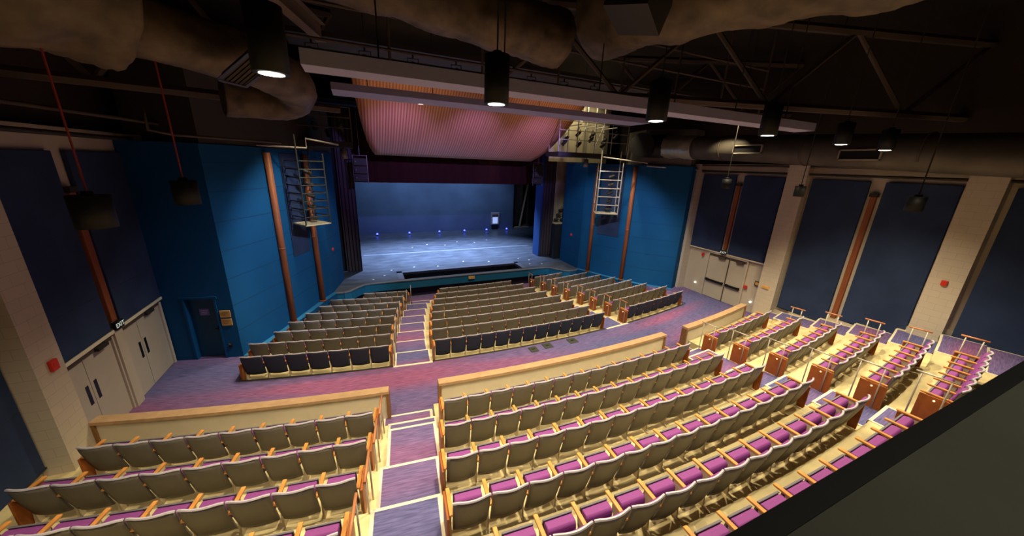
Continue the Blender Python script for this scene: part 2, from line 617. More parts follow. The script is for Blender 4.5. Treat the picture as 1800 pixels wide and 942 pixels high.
pil('wall_pilaster', XL - 0.02, -10.6, 7.76, 8.37, 0.3, 6.6, 'beige block pilaster between doors and left parapet')
pil('wall_pilaster', XL - 0.02, -10.5, 12.78, 13.3, 0.0, 6.6, 'slim beige pilaster beside the blue door')
pil('wall_pilaster', 10.6, XR + 0.02, 7.9, 8.6, 0.2, 6.6, 'beige block pilaster right of the double doors')
pil('wall_pilaster', 10.6, XR + 0.02, 3.25, 3.95, 0.8, 6.6, 'wide beige block pilaster with a red alarm')
pil('wall_pilaster', 10.5, XR + 0.02, 12.58, 13.3, 0.0, 6.6, 'slim beige pilaster next to the right blue wall')

bm = B()
for j in range(6):
    y1 = CY - math.sqrt((RR[j - 1] if j else 42.4) ** 2 - 10.9 ** 2)
    y0 = CY - math.sqrt(RR[j] ** 2 - 10.9 ** 2)
    box(bm, 10.88, XR + 0.02, y0, y1, ZR[j] - 0.02, ZR[j] + 0.14)
struct('baseboard_right', bm, M_BEIGE, 'stepped beige baseboard along the right wall', 'trim')


def apanel(side, y0, y1, z0, z1, label):
    x = XL if side < 0 else XR
    bm = B()
    a, b = (x - 0.0, x + 0.07) if side < 0 else (x - 0.07, x)
    box(bm, a - 0.02, b, y0, y1, z0, z1)
    o = obj('acoustic_panel', bm, M_PANEL, None, 0.012)
    tag(o, label, 'panel', 'navy wall panels')
    bm = B()
    fx = b - 0.02 if side < 0 else a - 0.0
    box(bm, min(fx, fx + 0.02) - 0.003 * side, max(fx, fx + 0.02) - 0.003 * side, y0 - 0.02, y1 + 0.02, z0 - 0.03, z0)
    obj('bottom_edge', bm, M_PANEL_EDGE, o)
    bm = B()
    xs = b + 0.002 if side < 0 else a - 0.002
    zz = z0 + (z1 - z0) * 0.22
    box(bm, xs - 0.002, xs + 0.002, y0 + 0.01, y1 - 0.01, zz, zz + 0.012)
    obj('seam', bm, M_PANEL_EDGE, o)
    return o


apanel(-1, 3.2, 7.72, 0.66, 6.14, 'navy fabric panel at the far left edge of the photo')
apanel(-1, 8.4, 10.32, 2.13, 6.14, 'navy panel above the left wall door nearer the parapet')
apanel(-1, 10.72, 12.74, 2.13, 6.14, 'navy panel above the left wall door nearer the blue wall')
apanel(1, 10.84, 12.54, 2.44, 6.12, 'narrow navy panel above right doors, next to blue wall')
apanel(1, 8.78, 10.46, 2.44, 6.12, 'narrow navy panel above right doors, next to the pilaster')
apanel(1, 6.11, 7.82, 0.75, 6.1, 'tall navy panel left of the long wooden strip, right wall')
apanel(1, 4.05, 5.72, 1.08, 6.1, 'tall navy panel right of the long wooden strip, right wall')
apanel(1, 0.2, 3.12, 1.5, 6.1, 'navy panel at the far right edge of the photo')


def wstrip(x, y0, y1, z0, z1, label):
    bm = B()
    t = 0.11
    sx = 1 if x < 0 else -1
    box(bm, min(x, x + sx * t), max(x, x + sx * t), y0, y1, z0, z1)
    o = obj('wall_strip', bm, M_TERRA, None, 0.012)
    tag(o, label, 'wood strip')
    bm = B()
    box(bm, min(x, x + sx * (t + 0.03)), max(x, x + sx * (t + 0.03)), y0 - 0.03, y1 + 0.03, z1, z1 + 0.12)
    obj('top_cap', bm, M_DARK, o)
    return o


wstrip(XL - 0.02, 10.41, 10.6, 2.3, 5.3, 'terracotta wooden strip above the exit sign, left wall')
wstrip(XR + 0.02, 10.57, 10.73, 2.62, 5.65, 'terracotta wooden strip above the exit sign, right wall')
wstrip(XR + 0.02, 5.84, 6.0, 1.05, 5.6, 'long terracotta wooden strip between the tall right panels')

# ------------------------------------------------------------------ doors
M_SLIT = mat('dark_glass', (0.01, 0.01, 0.012), 0.15)


def door_pair_left(name, y0, ym, y1, h, label):
    root = thing(name, label, 'door')
    root['kind'] = 'structure'
    for a, b, s in ((y0, ym, -1), (ym, y1, 1)):
        bm = B()
        box(bm, XL - 0.03, XL + 0.02, a + 0.008, b - 0.008, 0.015, h)
        lf = obj('door_leaf', bm, M_DOOR, root, 0.004)
        bm = B()
        c = ym + s * 0.13
        box(bm, XL + 0.018, XL + 0.026, c - 0.045, c + 0.045, 0.92, 1.37)
        obj('window_slit', bm, M_SLIT, lf)
    bm = B()
    box(bm, XL - 0.02, XL + 0.05, y0 - 0.06, y1 + 0.06, h, h + 0.09)
    obj('door_head', bm, M_DARKB, root)
    bm = B()
    for c in (y0 - 0.05, y1 + 0.05):
        box(bm, XL - 0.02, XL + 0.06, c - 0.05, c + 0.05, 0, h + 0.05)
    obj('door_frame', bm, M_BEIGE, root, 0.006)
    bm = B()
    box(bm, XL + 0.0, XL + 0.12, ym + 0.35, ym + 0.7, h - 0.02, h + 0.06)
    obj('door_closer', bm, M_DARK, root, 0.006)


door_pair_left('door_1', 8.42, 9.34, 10.28, 1.94, 'beige double door in the left wall nearer the parapet')
door_pair_left('door_2', 10.68, 11.35, 12.46, 1.94, 'beige double door in the left wall nearer the blue wall')
bm = B()
box(bm, XL - 0.02, XL + 0.1, 8.38, 12.6, 2.06, 2.13)
struct('trim_3', bm, M_STRIP, 'pale ledge under the left navy panels', 'trim')
bm = B()
box(bm, XL - 0.02, XL + 0.1, 10.33, 10.63, 0, 2.06)
struct('trim_4', bm, M_BEIGE, 'beige mullion post between the left double doors', 'trim')

root = thing('door_3', 'beige double door with black push bars in the right wall', 'door')
root['kind'] = 'structure'
for a, b in ((9.5, 10.28), (10.33, 11.36)):
    bm = B()
    box(bm, XR - 0.02, XR + 0.03, a, b, 0.02, 2.14)
    lf = obj('door_leaf', bm, M_DOOR, root, 0.004)
    bm = B()
    box(bm, XR - 0.1, XR - 0.05, a + 0.05, b - 0.05, 0.86, 0.96)
    box(bm, XR - 0.09, XR - 0.02, a + 0.05, a + 0.16, 0.85, 0.97)
    box(bm, XR - 0.09, XR - 0.02, b - 0.16, b - 0.05, 0.85, 0.97)
    obj('push_bar', bm, M_BLACK, lf)
bm = B()
box(bm, XR - 0.03, XR + 0.02, 10.28, 10.33, 0, 2.2)
obj('mullion', bm, M_DARKB, root)
bm = B()
box(bm, XR - 0.05, XR + 0.02, 9.4, 9.48, 0, 2.3)
box(bm, XR - 0.05, XR + 0.02, 11.38, 11.46, 0, 2.3)
box(bm, XR - 0.05, XR + 0.02, 9.4, 11.46, 2.28, 2.36)
obj('door_frame', bm, M_BEIGE, root)
bm = B()
box(bm, XR - 0.02, XR + 0.02, 9.48, 11.38, 2.16, 2.28)
box(bm, XR - 0.1, XR, 9.6, 9.95, 2.12, 2.22)
box(bm, XR - 0.1, XR, 10.5, 10.85, 2.12, 2.22)
obj('door_head', bm, M_DARKB, root)
bm = B()
box(bm, XR - 0.08, XR + 0.02, 8.62, 12.56, 2.37, 2.42)
struct('trim_5', bm, M_STRIP, 'pale ledge above the right double door', 'trim')

# blue door wall (left), its door, the splayed side walls
LW = [(-9.15, 12.2), (-8.30, 14.0), (-7.85, 15.1), (-7.25, 16.55), (-6.86, 17.35), (-6.42, 19.4)]
RW = [(10.0, 12.55), (8.9, 13.75), (8.28, 14.75), (7.40, 16.75), (7.12, 17.4), (7.12, 19.6)]


def wall_poly(name, pts, th, z0, z1, m, label, s):
    bm = B()
    front = [Vector((x, y)) for x, y in pts]
    back = [Vector((x + s * th, y + th * 0.4)) for x, y in pts]
    prism(bm, [tuple(p) for p in front] + [tuple(p) for p in reversed(back)], z0, z1)
    return struct(name, bm, m, label, 'wall')


o = wall_poly('wall_splay_left', LW, 0.35, -1.3, 6.45, M_BLUE, 'bright blue splayed wall left of the stage', -1)
o2 = wall_poly('wall_splay_right', RW, 0.35, -1.3, 6.45, M_BLUE, 'bright blue splayed wall right of the stage', 1)
bm = B()
for pts, s in ((LW, 1), (RW, -1)):
    for i in range(len(pts) - 1):
        a, b = Vector((*pts[i], 0)), Vector((*pts[i + 1], 0))
        d = (b - a)
        L = d.length
        rz = math.atan2(d.y, d.x)
        for z in (0.9, 1.75, 2.6, 3.45, 4.3, 5.15, 5.95):
            mtx = Matrix.Translation((a.x, a.y, 0)) @ Matrix.Rotation(rz, 4, 'Z')
            box(bm, 0, L, -0.006, 0.006, z, z + 0.014, mtx)
struct('trim_6', bm, mat('joint_blue', (0.004, 0.045, 0.12), 0.8), 'thin dark joints across the blue splayed walls', 'trim')
bm = B()
prism(bm, [(-10.99, 13.0), (-10.99, 12.62), (-10.42, 12.48), (-10.42, 13.0)], -0.2, 6.45)
prism(bm, [(-10.42, 12.48), (-9.57, 12.29), (-9.57, 13.0), (-10.42, 13.0)], 2.02, 6.45)
prism(bm, [(-9.57, 12.29), (-9.15, 12.2), (-9.15, 13.0), (-9.57, 13.0)], -0.2, 6.45)
struct('wall_blue', bm, M_BLUE, 'deep blue wall with the blue door, left of the seats', 'wall')
bm = B()
prism(bm, [(10.0, 12.55), (10.97, 12.9), (10.97, 13.4), (10.0, 13.4)], -0.2, 6.45)
struct('wall_return', bm, M_BLUE, 'deep blue wall return beside the right pilaster', 'wall')
root = thing('door_4', 'dark blue door with a sign, set deep in the blue wall', 'door')
root['kind'] = 'structure'
th = math.atan2(12.29 - 12.48, -9.57 + 10.42)
mt = Matrix.Translation((-10.42, 12.48, 0)) @ Matrix.Rotation(th, 4, 'Z')
bm = B()
box(bm, 0.02, 0.85, 0.14, 0.2, 0.01, 2.02, mt)
lf = obj('door_leaf', bm, M_BLUED, root)
bm = B()
box(bm, 0.0, 0.05, -0.02, 0.16, 0, 2.02, mt)
box(bm, 0.82, 0.872, -0.02, 0.16, 0, 2.02, mt)
box(bm, -0.06, 0.92, -0.03, 0.02, 2.02, 2.08, mt)
obj('door_frame', bm, M_BLUE, root)
bm = B()
box(bm, 0.72, 0.77, 0.08, 0.14, 0.92, 1.06, mt)
tube(bm, [mt @ Vector((0.745, 0.10, 0.98)), mt @ Vector((0.65, 0.08, 0.98))], 0.014)
obj('lever_handle', bm, M_BLACK, lf)
M_SIGN = mat('sign_violet', (0.16, 0.13, 0.42), 0.5)
M_SIGNT = mat('sign_text', (0.45, 0.42, 0.7), 0.5)
bm = B()
box(bm, 0.30, 0.56, 0.13, 0.14, 1.42, 1.64, mt)
sg = obj('door_sign', bm, M_SIGN, None)
tag(sg, 'small violet notice stuck on the blue door', 'sign')
bm = B()
for i, (a, b) in enumerate(((0.33, 0.53), (0.35, 0.51), (0.33, 0.50))):
    z = 1.59 - i * 0.055
    box(bm, a, b, 0.126, 0.131, z - 0.018, z, mt)
obj('lettering', bm, M_SIGNT, sg)
M_PLQT = mat('plaque_line', (0.36, 0.19, 0.05), 0.5)
for i, (z0, z1) in enumerate(((1.39, 1.62), (1.12, 1.35))):
    bm = B()
    box(bm, 0.92, 1.2, -0.03, -0.005, z0, z1, mt)
    p = obj('wall_plaque', bm, M_BRASS, None, 0.004)
    tag(p, ('upper' if i == 0 else 'lower') + ' golden plaque on the blue wall beside the door', 'plaque', 'plaques beside the blue door')
    bm = B()
    for q in range(3):
        box(bm, 0.96, 1.16 - 0.03 * q, -0.036, -0.029, z1 - 0.06 - q * 0.05, z1 - 0.048 - q * 0.05, mt)
    obj('lettering', bm, M_PLQT, p)
bm = B()
box(bm, 0.98, 1.06, -0.04, 0, 0.36, 0.5, mt)
o = obj('wall_switch', bm, M_BLACK, None, 0.004)
tag(o, 'small black outlet box low on the blue wall', 'outlet')
bm = B()
box(bm, 0.99, 1.05, -0.045, -0.035, 0.46, 0.5, mt)
obj('cover', bm, M_GREYM, o)

# light blue ledge along the foot of the splayed walls
for pts, s, nm in ((LW, 1, 'trim_7'), (RW, -1, 'trim_8')):
    bm = B()
    ft = [Vector(p) for p in pts[:5]]
    for i in range(4):
        a, b = ft[i], ft[i + 1]
        d = (b - a).normalized()
        nrm = Vector((d.y, -d.x)) if s > 0 else Vector((-d.y, d.x))
        q = [a - nrm * 0.02, b - nrm * 0.02, b + nrm * 0.16, a + nrm * 0.16]
        prism(bm, [tuple(v) for v in q], -1.2, 0.0, 0)
        q = [a - nrm * 0.02, b - nrm * 0.02, b + nrm * 0.19, a + nrm * 0.19]
        prism(bm, [tuple(v) for v in q], 0.0, 0.03, 1)
    struct(nm, bm, [M_BLUE, M_BLUEL], 'light blue ledge at the foot of the %s splayed wall' % ('left' if s > 0 else 'right'), 'trim')


def wpipe(x, y, z0, z1, label):
    root = thing('wall_post', label, 'post', (x, y, 0), 0, 'terracotta posts on the blue walls')
    bm = B()
    tube(bm, [(0, 0, z0), (0, 0, z1)], 0.115, 14)
    obj('post', bm, M_TERRA, root, 0, False)
    bm = B()
    tube(bm, [(0, 0, z0), (0, 0, z0 + 0.06)], 0.15, 14)
    tube(bm, [(0, 0, 2.95), (0, 0, 3.01)], 0.12, 14)
    obj('collar', bm, M_TERRA, root)


wpipe(-8.07, 14.38, 0.03, 6.3, 'terracotta post on left blue wall, nearer the seats')
wpipe(-7.22, 16.38, 0.03, 6.3, 'terracotta post behind the left lighting ladder')
wpipe(8.26, 14.62, 0.03, 6.35, 'terracotta post on right blue wall, nearer the doors')
wpipe(7.34, 16.62, 0.03, 6.35, 'terracotta post behind the right lighting ladder')
# thin dark navy sheets on the blue walls between the posts
for s, a, b, lb in ((1, (-7.85, 15.1), (-7.42, 16.14), 'left'), (-1, (8.10, 15.15), (7.56, 16.38), 'right')):
    bm = B()
    a2, b2 = Vector(a), Vector(b)
    d = (b2 - a2).normalized()
    n = Vector((d.y, -d.x)) * s
    q = [a2 + n * 0.004, b2 + n * 0.004, b2 + n * 0.03, a2 + n * 0.03]
    prism(bm, [tuple(v) for v in q], 2.45, 6.3)
    o = obj('acoustic_panel', bm, M_PANEL, None, 0.01)
    tag(o, 'dark navy sheet on the %s blue wall under the lighting ladder' % lb, 'panel')

# ------------------------------------------------------------------ stage
bm = B()
edge = [(-6.95, 17.42), (-6.70, 17.32), (-6.40, 17.30), (-6.08, 17.48), (-5.78, 17.85), (-5.48, 18.15), (-5.2, 18.24)]
edge += [(5.2, 18.2), (5.48, 18.1), (5.74, 17.7), (6.02, 17.3), (6.4, 17.08), (6.8, 17.12), (7.15, 17.35)]


def ring_faces(bm, outer, zt):
    pass


# deck in strips around the open pit
pit = (-3.42, 3.72, 18.46, 19.62)
for poly in ([(-3.42, 18.24), (3.72, 18.2), (3.72, 18.46), (-3.42, 18.46)],
             edge[:7] + [(-3.42, 18.235), (-3.42, 19.62), (-11.5, 19.62), (-11.5, 19.42), (-6.44, 19.42)],
             [(3.72, 18.2)] + edge[7:] + [(7.1, 19.62), (3.72, 19.62)],
             [(-11.5, 19.62), (11.5, 19.62), (11.5, 34), (-11.5, 34)]):
    prism(bm, poly, -0.12, 0.0)
struct('stage_floor', bm, M_STAGE, 'dark glossy stage floor lit blue', 'floor')
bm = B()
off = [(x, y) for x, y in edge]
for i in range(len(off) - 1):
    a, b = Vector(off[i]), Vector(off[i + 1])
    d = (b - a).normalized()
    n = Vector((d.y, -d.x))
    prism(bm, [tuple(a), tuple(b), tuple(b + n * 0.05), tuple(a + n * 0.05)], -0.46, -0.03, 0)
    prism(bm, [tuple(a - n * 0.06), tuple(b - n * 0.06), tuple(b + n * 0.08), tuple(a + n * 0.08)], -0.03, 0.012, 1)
struct('trim_9', bm, [mat('fascia_blue_lit', (0.008, 0.125, 0.28), 0.5), mat('apron_edge', (0.16, 0.17, 0.2), 0.4)], 'blue fascia with a pale edge round the curved stage front', 'trim')  # fascia is the wall blue, lightened for the stronger light falling on it
bm = B()
prism(bm, [(-7.0, 17.7), (-6.0, 17.95), (-5.3, 18.38), (5.3, 18.32), (6.0, 17.8), (7.2, 17.6), (7.2, 17.9), (5.0, 18.45), (-5.0, 18.45), (-7.0, 18.1)], -1.25, -0.1)
struct('wall_apron', bm, M_PIT, 'dark navy front wall below the stage edge', 'wall')
bm = B()
box(bm, -3.6, 3.9, 18.4, 19.8, -1.3, -1.2)
box(bm, -3.6, -3.42, 18.4, 19.8, -1.2, -0.12)
box(bm, 3.72, 3.9, 18.4, 19.8, -1.2, -0.12)
box(bm, -3.6, 3.9, 19.63, 19.8, -1.2, -0.12)
struct('wall_pit', bm, M_BLACK, 'black open trap at the front of the stage', 'wall')
bm = B()
for (a, b) in (((-3.72, 18.46), (-3.42, 19.9)), ((3.72, 18.46), (4.0, 19.9))):
    box(bm, a[0], b[0], a[1], b[1], 0, 0.012)
box(bm, -3.72, 4.0, 19.63, 19.9, 0, 0.012)
struct('trim_10', bm, mat('pit_frame', (0.13, 0.14, 0.19), 0.35), 'grey frame round the open trap', 'trim')
bm = B()
box(bm, -5.4, 6.9, 24.05, 24.28, 0.0, 0.008)
o = obj('floor_tape', bm, mat('tape', (0.17, 0.20, 0.27), 0.4), None)
tag(o, 'long pale tape line across the blue-lit stage floor', 'tape')
bm = B()
box(bm, 0.1, 0.47, 18.1, 18.17, -0.25, -0.1)
o = obj('edge_plate', bm, M_BRASS, None, 0.006)
tag(o, 'small golden plate on the blue stage fascia', 'plate')
for i, (x, y) in enumerate(((-5.0, 18.9), (-4.4, 19.4), (-3.95, 20.3), (-2.6, 20.6), (-1.2, 20.4), (0.6, 21.0), (2.2, 20.5), (4.6, 19.2), (5.0, 20.1), (4.4, 20.6), (-2.0, 25.8), (-0.8, 26.4), (0.5, 25.9), (1.7, 26.8), (3.0, 26.2), (4.3, 26.9), (5.4, 19.0))):  # white squares painted as reflections of lights in the stage floor
    bm = B()
    box(bm, x - 0.05, x + 0.05, y - 0.05, y + 0.05, 0, 0.006)
    o = obj('glint_mark', bm, M_WHITE, None)
    tag(o, 'tiny white square painted as a light reflection on the stage floor', 'painted glint', 'painted glints on the stage floor')
bm = B()
box(bm, -12, 8.75, 31.5, 31.6, 0, 8.5)
struct('wall_stage', bm, M_SCRIM, 'blue-lit backdrop across the rear of the stage', 'wall')
bm = B()
box(bm, -12, 13, 33.6, 33.8, 0, 9)
box(bm, -12.2, -12, 19.5, 33.8, -0.2, 9)
box(bm, 12.8, 13, 19.5, 33.8, -0.2, 9)
struct('wall_backstage', bm, M_FLAT, 'black walls enclosing the stage house', 'wall')
bm = B()
box(bm, -12, 13, 19.9, 33.8, 8.9, 9.0)
struct('ceiling_stage', bm, M_FLAT, 'black ceiling over the stage', 'ceiling')
# rear right opening with a leaning beige plank
root = thing('scenery_frame', 'open dark scenery frame with a diagonal brace at rear right', 'frame', (0, 0, 0))
bm = B()
box(bm, 9.1, 9.2, 31.9, 32.0, 0, 4.6)
box(bm, 10.5, 10.62, 31.9, 32.0, 0, 4.6)
obj('upright', bm, M_DARKB, root)
bm = B()
tube(bm, [(10.45, 31.85, 4.4), (9.7, 31.85, 0.12)], 0.11, 6)
obj('brace', bm, mat('raw_wood', (0.36, 0.28, 0.18), 0.7), root)
bm = B()
box(bm, 9.0, 10.7, 31.7, 32.1, 0, 0.1)
obj('sill', bm, MATS['raw_wood'], root)
bm = B()
box(bm, 9.1, 10.6, 33.3, 33.4, 0, 5)
struct('wall_backstage', bm, M_WINGW, 'shadowed beige wall behind the scenery frame', 'wall')
# legs and border
def leg(x0, x1, y0, y1, label):
    bm = B()
    n = 14
    pts = []
    for i in range(n + 1):
        t = i / n
        pts.append((x0 + (x1 - x0) * t, y0 + 0.05 * math.sin(i * 2.1)))
    prism(bm, pts + [(x1, y1), (x0, y1)], 0.02, 8.6)
    o = obj('side_curtain', bm, M_FLATL, None)
    tag(o, label, 'curtain')
    return o


M_FLATL = mat('leg_cloth', (0.065, 0.048, 0.06), 0.9)
leg(-6.3, -5.5, 20.7, 20.85, 'dark violet proscenium flat at the left of the stage')
leg(6.18, 7.2, 20.8, 20.95, 'dark proscenium flat at the right of the stage')
bm = B()
box(bm, 6.06, 6.18, 20.82, 21.7, 0.02, 8.6)
o = obj('side_curtain', bm, mat('leg_blue_lit', (0.02, 0.07, 0.26), 0.7), None)  # blue stage light on this face is put into its colour
tag(o, 'blue-lit side face of the right proscenium', 'curtain')
bm = B()
n = 60
pts = [(-6.25 + 13.2 * i / n, 21.1 + 0.05 * math.sin(i * 1.9)) for i in range(n + 1)]
prism(bm, pts + [(6.95, 21.3), (-6.25, 21.3)], 4.98, 8.8)
o = obj('stage_border', bm, M_VELOUR, None)
tag(o, 'dark red border curtain across the top of the stage opening', 'curtain')
bm = B()
box(bm, -12, -6.3, 20.9, 21.2, 0, 8.8)
box(bm, 7.2, 13, 20.96, 21.2, 0, 8.8)
struct('wall_proscenium', bm, M_FLAT, 'black proscenium returns beside the stage', 'wall')
bm = B()
box(bm, 6.9, 9.5, 20.4, 20.5, 0.0, 8)
struct('wall_wing', bm, M_WINGW, 'beige wing wall behind the right splayed wall', 'wall')
# equipment shelf in the right gap
root = thing('equipment_shelf', 'black shelf with hanging lights in the right wing gap', 'shelf')
bm = B()
box(bm, 6.75, 7.9, 19.9, 20.3, 2.45, 2.55)
obj('board', bm, mat('shelf_cream', (0.5, 0.4, 0.22), 0.6), root)
bm = B()
box(bm, 6.75, 7.9, 19.85, 20.35, 0.0, 2.44)
obj('black_cloth', bm, M_FLAT, root)
# board and blue lights at the rear
root = thing('display_case', 'grey framed case with a bright panel against the backdrop', 'display', (6.75, 31.36, 0))
bm = B()
box(bm, -0.42, 0.42, -0.06, 0.1, 0.5, 1.68)
obj('frame', bm, mat('case_grey', (0.30, 0.29, 0.33), 0.5), root, 0.01)
bm = B()
box(bm, -0.32, 0.32, -0.08, -0.055, 1.3, 1.5)
obj('dark_band', bm, M_DARKB, root)
bm = B()
box(bm, -0.26, 0.26, -0.085, -0.055, 0.6, 1.22)
obj('bright_panel', bm, mat('panel_glow', (0.6, 0.7, 0.9), 0.5, emit=(0.45, 0.6, 1.0), estr=0.6), root)
bm = B()
box(bm, -0.3, 0.3, -0.05, 0.05, 0.0, 0.5)
obj('stand', bm, M_BLACK, root)
for i, x in enumerate((-4.2, -1.55, 1.1, 3.45, 5.65, 7.75)):
    root = thing('marker_light', 'small blue glowing floor light, %s from the left at the backdrop' % ORD[i], 'light', (x, 30.7, 0), 0, 'blue floor lights at the backdrop')
    bm = B()
    tube(bm, [(0, 0, 0), (0, 0, 0.1)], 0.08, 10)
    obj('base', bm, M_BLACK, root)
    bm = B()
    bmesh.ops.create_uvsphere(bm, u_segments=10, v_segments=8, radius=0.085, matrix=Matrix.Translation((0, 0, 0.15)))
    obj('lens', bm, M_BLUEGLOW, root)
# loudspeakers beside the proscenium
for x0, x1, lb, s in ((-5.45, -4.85, 'left', 1), (4.75, 5.35, 'right', -1)):
    root = thing('line_array', 'stack of dark loudspeakers hung at the %s of the stage opening' % lb, 'loudspeaker', ((x0 + x1) / 2, 19.6, 0))
    for q in range(3):
        bm = B()
        z = 5.1 + q * 0.39
        hw = (x1 - x0) / 2
        prismx(bm, [(-0.14, z + 0.02), (0.3, z + 0.06), (0.3, z + 0.33), (-0.14, z + 0.37)], -hw, hw)
        cb = obj('cabinet', bm, mat('speaker_grey', (0.03, 0.03, 0.024), 0.6), root, 0.01)
        bm = B()
        disc(bm, (-hw + 0.1, -0.146, z + 0.2), 0.025, 'y', 10)
        obj('badge', bm, M_GREYM, cb)
    bm = B()
    for xx in (-(x1 - x0) / 2 - 0.03, (x1 - x0) / 2 + 0.03):
        tube(bm, [(xx, 0, 5.0), (xx, 0, 6.4)], 0.022, 6)
    tube(bm, [(-(x1 - x0) / 2 - 0.03, 0, 6.38), ((x1 - x0) / 2 + 0.03, 0, 6.38)], 0.022, 6)
    tube(bm, [(0, 0, 6.38), (0, 0, 8.8)], 0.015, 6)
    obj('frame', bm, M_GREYM, root)

# ------------------------------------------------------------------ parapets
M_ENDB = mat('end_board_wood', (0.24, 0.115, 0.045), 0.45, var=0.12, scale=5)


def parapet(x0, x1, label, zb=-0.02):
    a0, a1 = ang(x0, 41.85), ang(x1, 41.85)
    root = thing('parapet', label, 'parapet')
    bm = B()
    arc(bm, 41.8, 41.93, a0, a1, zb, 0.94, 40)
    obj('low_wall', bm, M_PLASTER, root)
    bm = B()
    arc(bm, 41.76, 41.98, a0 - 0.0006, a1 + 0.0006, 0.94, 1.01, 40)
    obj('wood_cap', bm, M_CAP, root)
    for a in (a0, a1):
        bm = B()
        arc(bm, 41.77, 41.97, a - 0.0009, a + 0.0009, zb, 0.94, 2)
        obj('end_board', bm, M_ENDB, root)


parapet(-10.55, -5.08, 'curved low wall with oak cap, left of the stairs')
parapet(-3.88, 3.6, 'curved low wall with oak cap across the middle')
parapet(4.76, 9.0, 'curved low wall with oak cap near the right doors')

# ------------------------------------------------------------------ seats
PW = 0.53


def shell_bm():
    bm = B()
    nu, nv = 8, 7
    fr, bk = [], []
    for j in range(nv + 1):
        v = j / nv
        rf, rb = [], []
        for i in range(nu + 1):
            u = -1 + 2 * i / nu
            hw = 0.236 + 0.014 * math.sin(v * PI * 0.6)
            z0 = 0.20 - 0.015 * (1 - u * u)
            z1 = 0.86 - 0.022 * abs(u) ** 8
            z = z0 + (z1 - z0) * v
            y = 0.15 * (1 - v) ** 1.3 - 0.055 * (1 - u * u) * (0.5 + 0.5 * v) + 0.02
            rb.append(bm.verts.new((u * hw, y, z)))
            rf.append(bm.verts.new((u * hw, y + 0.024, z)))
        fr.append(rf)
        bk.append(rb)
    for j in range(nv):
        for i in range(nu):
            f = bm.faces.new((bk[j][i], bk[j][i + 1], bk[j + 1][i + 1], bk[j + 1][i]))
            f.smooth = True
            f = bm.faces.new((fr[j][i], fr[j + 1][i], fr[j + 1][i + 1], fr[j][i + 1]))
            f.smooth = True
    for i in range(nu):
        bm.faces.new((bk[nv][i], bk[nv][i + 1], fr[nv][i + 1], fr[nv][i])).material_index = 1
        bm.faces.new((bk[0][i], fr[0][i], fr[0][i + 1], bk[0][i + 1]))
    for j in range(nv):
        for i in (0, nu):
            bm.faces.new((bk[j][i], bk[j + 1][i], fr[j + 1][i], fr[j][i])).material_index = 0
    # rim along the top edge, its pale tone standing for light from above
    pts = [bk[nv][i].co.lerp(fr[nv][i].co, 0.5) for i in range(nu + 1)]
    tube(bm, pts, 0.018, 6, True, 0, 1)
    return bm


def backcush_bm():
    bm = B()
    nu, nv = 6, 6
    a, b = [], []
    for j in range(nv + 1):
        v = j / nv
        ra, rb = [], []
        for i in range(nu + 1):
            u = -1 + 2 * i / nu
            z = 0.36 + (0.47 - 0.035 * abs(u) ** 5) * v
            vv = (z - 0.20) / 0.66
            y = 0.15 * (1 - vv) ** 1.3 - 0.055 * (1 - u * u) * (0.5 + 0.5 * vv) + 0.046
            pf = 0.05 * (1 - abs(u) ** 4) * (1 - abs(2 * v - 1) ** 6) + 0.012
            ra.append(bm.verts.new((u * 0.228, y + 0.001, z)))
            rb.append(bm.verts.new((u * 0.222, y + pf, z)))
        a.append(ra)
        b.append(rb)
    for j in range(nv):
        for i in range(nu):
            f = bm.faces.new((b[j][i], b[j + 1][i], b[j + 1][i + 1], b[j][i + 1]))
            f.smooth = True
            bm.faces.new((a[j][i], a[j][i + 1], a[j + 1][i + 1], a[j + 1][i]))
    for i in range(nu):
        bm.faces.new((a[nv][i], a[nv][i + 1], b[nv][i + 1], b[nv][i]))
        bm.faces.new((a[0][i], b[0][i], b[0][i + 1], a[0][i + 1]))
    for j in range(nv):
        for i in (0, nu):
            bm.faces.new((a[j][i], a[j + 1][i], b[j + 1][i], b[j][i]))
    return bm


def armrest_bm(x):
    bm = B()
    prismx(bm, [(0.06, 0.585), (0.46, 0.585), (0.485, 0.60), (0.47, 0.62), (0.06, 0.62)], x - 0.028, x + 0.028)
    return bm


def standard_bm(x):
    bm = B()
    prismx(bm, [(0.06, 0.0), (0.34, 0.0), (0.34, 0.015), (0.28, 0.04), (0.265, 0.3), (0.33, 0.58), (0.15, 0.58), (0.195, 0.3), (0.17, 0.04), (0.06, 0.015)], x - 0.013, x + 0.013)
    return bm


def squab_bm():
    bm = B()
    prismx(bm, [(0.225, 0.34), (0.23, 0.535), (0.24, 0.575), (0.265, 0.60), (0.35, 0.597), (0.372, 0.58), (0.376, 0.34)], -0.19, 0.19)
    return bm


def pan_bm():
    bm = B()
    prismx(bm, [(0.378, 0.30), (0.378, 0.58), (0.368, 0.598), (0.374, 0.608), (0.40, 0.60), (0.41, 0.40), (0.395, 0.29)], -0.2, 0.2)
    return bm


def endpanel_bm(x):
    bm = B()
    prismx(bm, [(0.04, 0.02), (0.47, 0.02), (0.47, 0.582), (0.04, 0.582)], x - 0.018, x + 0.018)
    return bm


proto = thing('theatre_seat', 'seat', 'seat')
parts = {}
parts['back_shell'] = obj('back_shell', shell_bm(), [M_SHELL, M_RIM], proto)
parts['back_cushion'] = obj('back_cushion', backcush_bm(), M_PURPLE, proto)
parts['seat_cushion'] = obj('seat_cushion', squab_bm(), M_PURPLE, proto, 0.018)
parts['seat_pan'] = obj('seat_pan', pan_bm(), M_PAN, proto, 0.008)
parts['armrest'] = obj('armrest', armrest_bm(-PW / 2), M_OAK, proto, 0.008)
parts['standard'] = obj('standard', standard_bm(-PW / 2), M_METAL, proto)
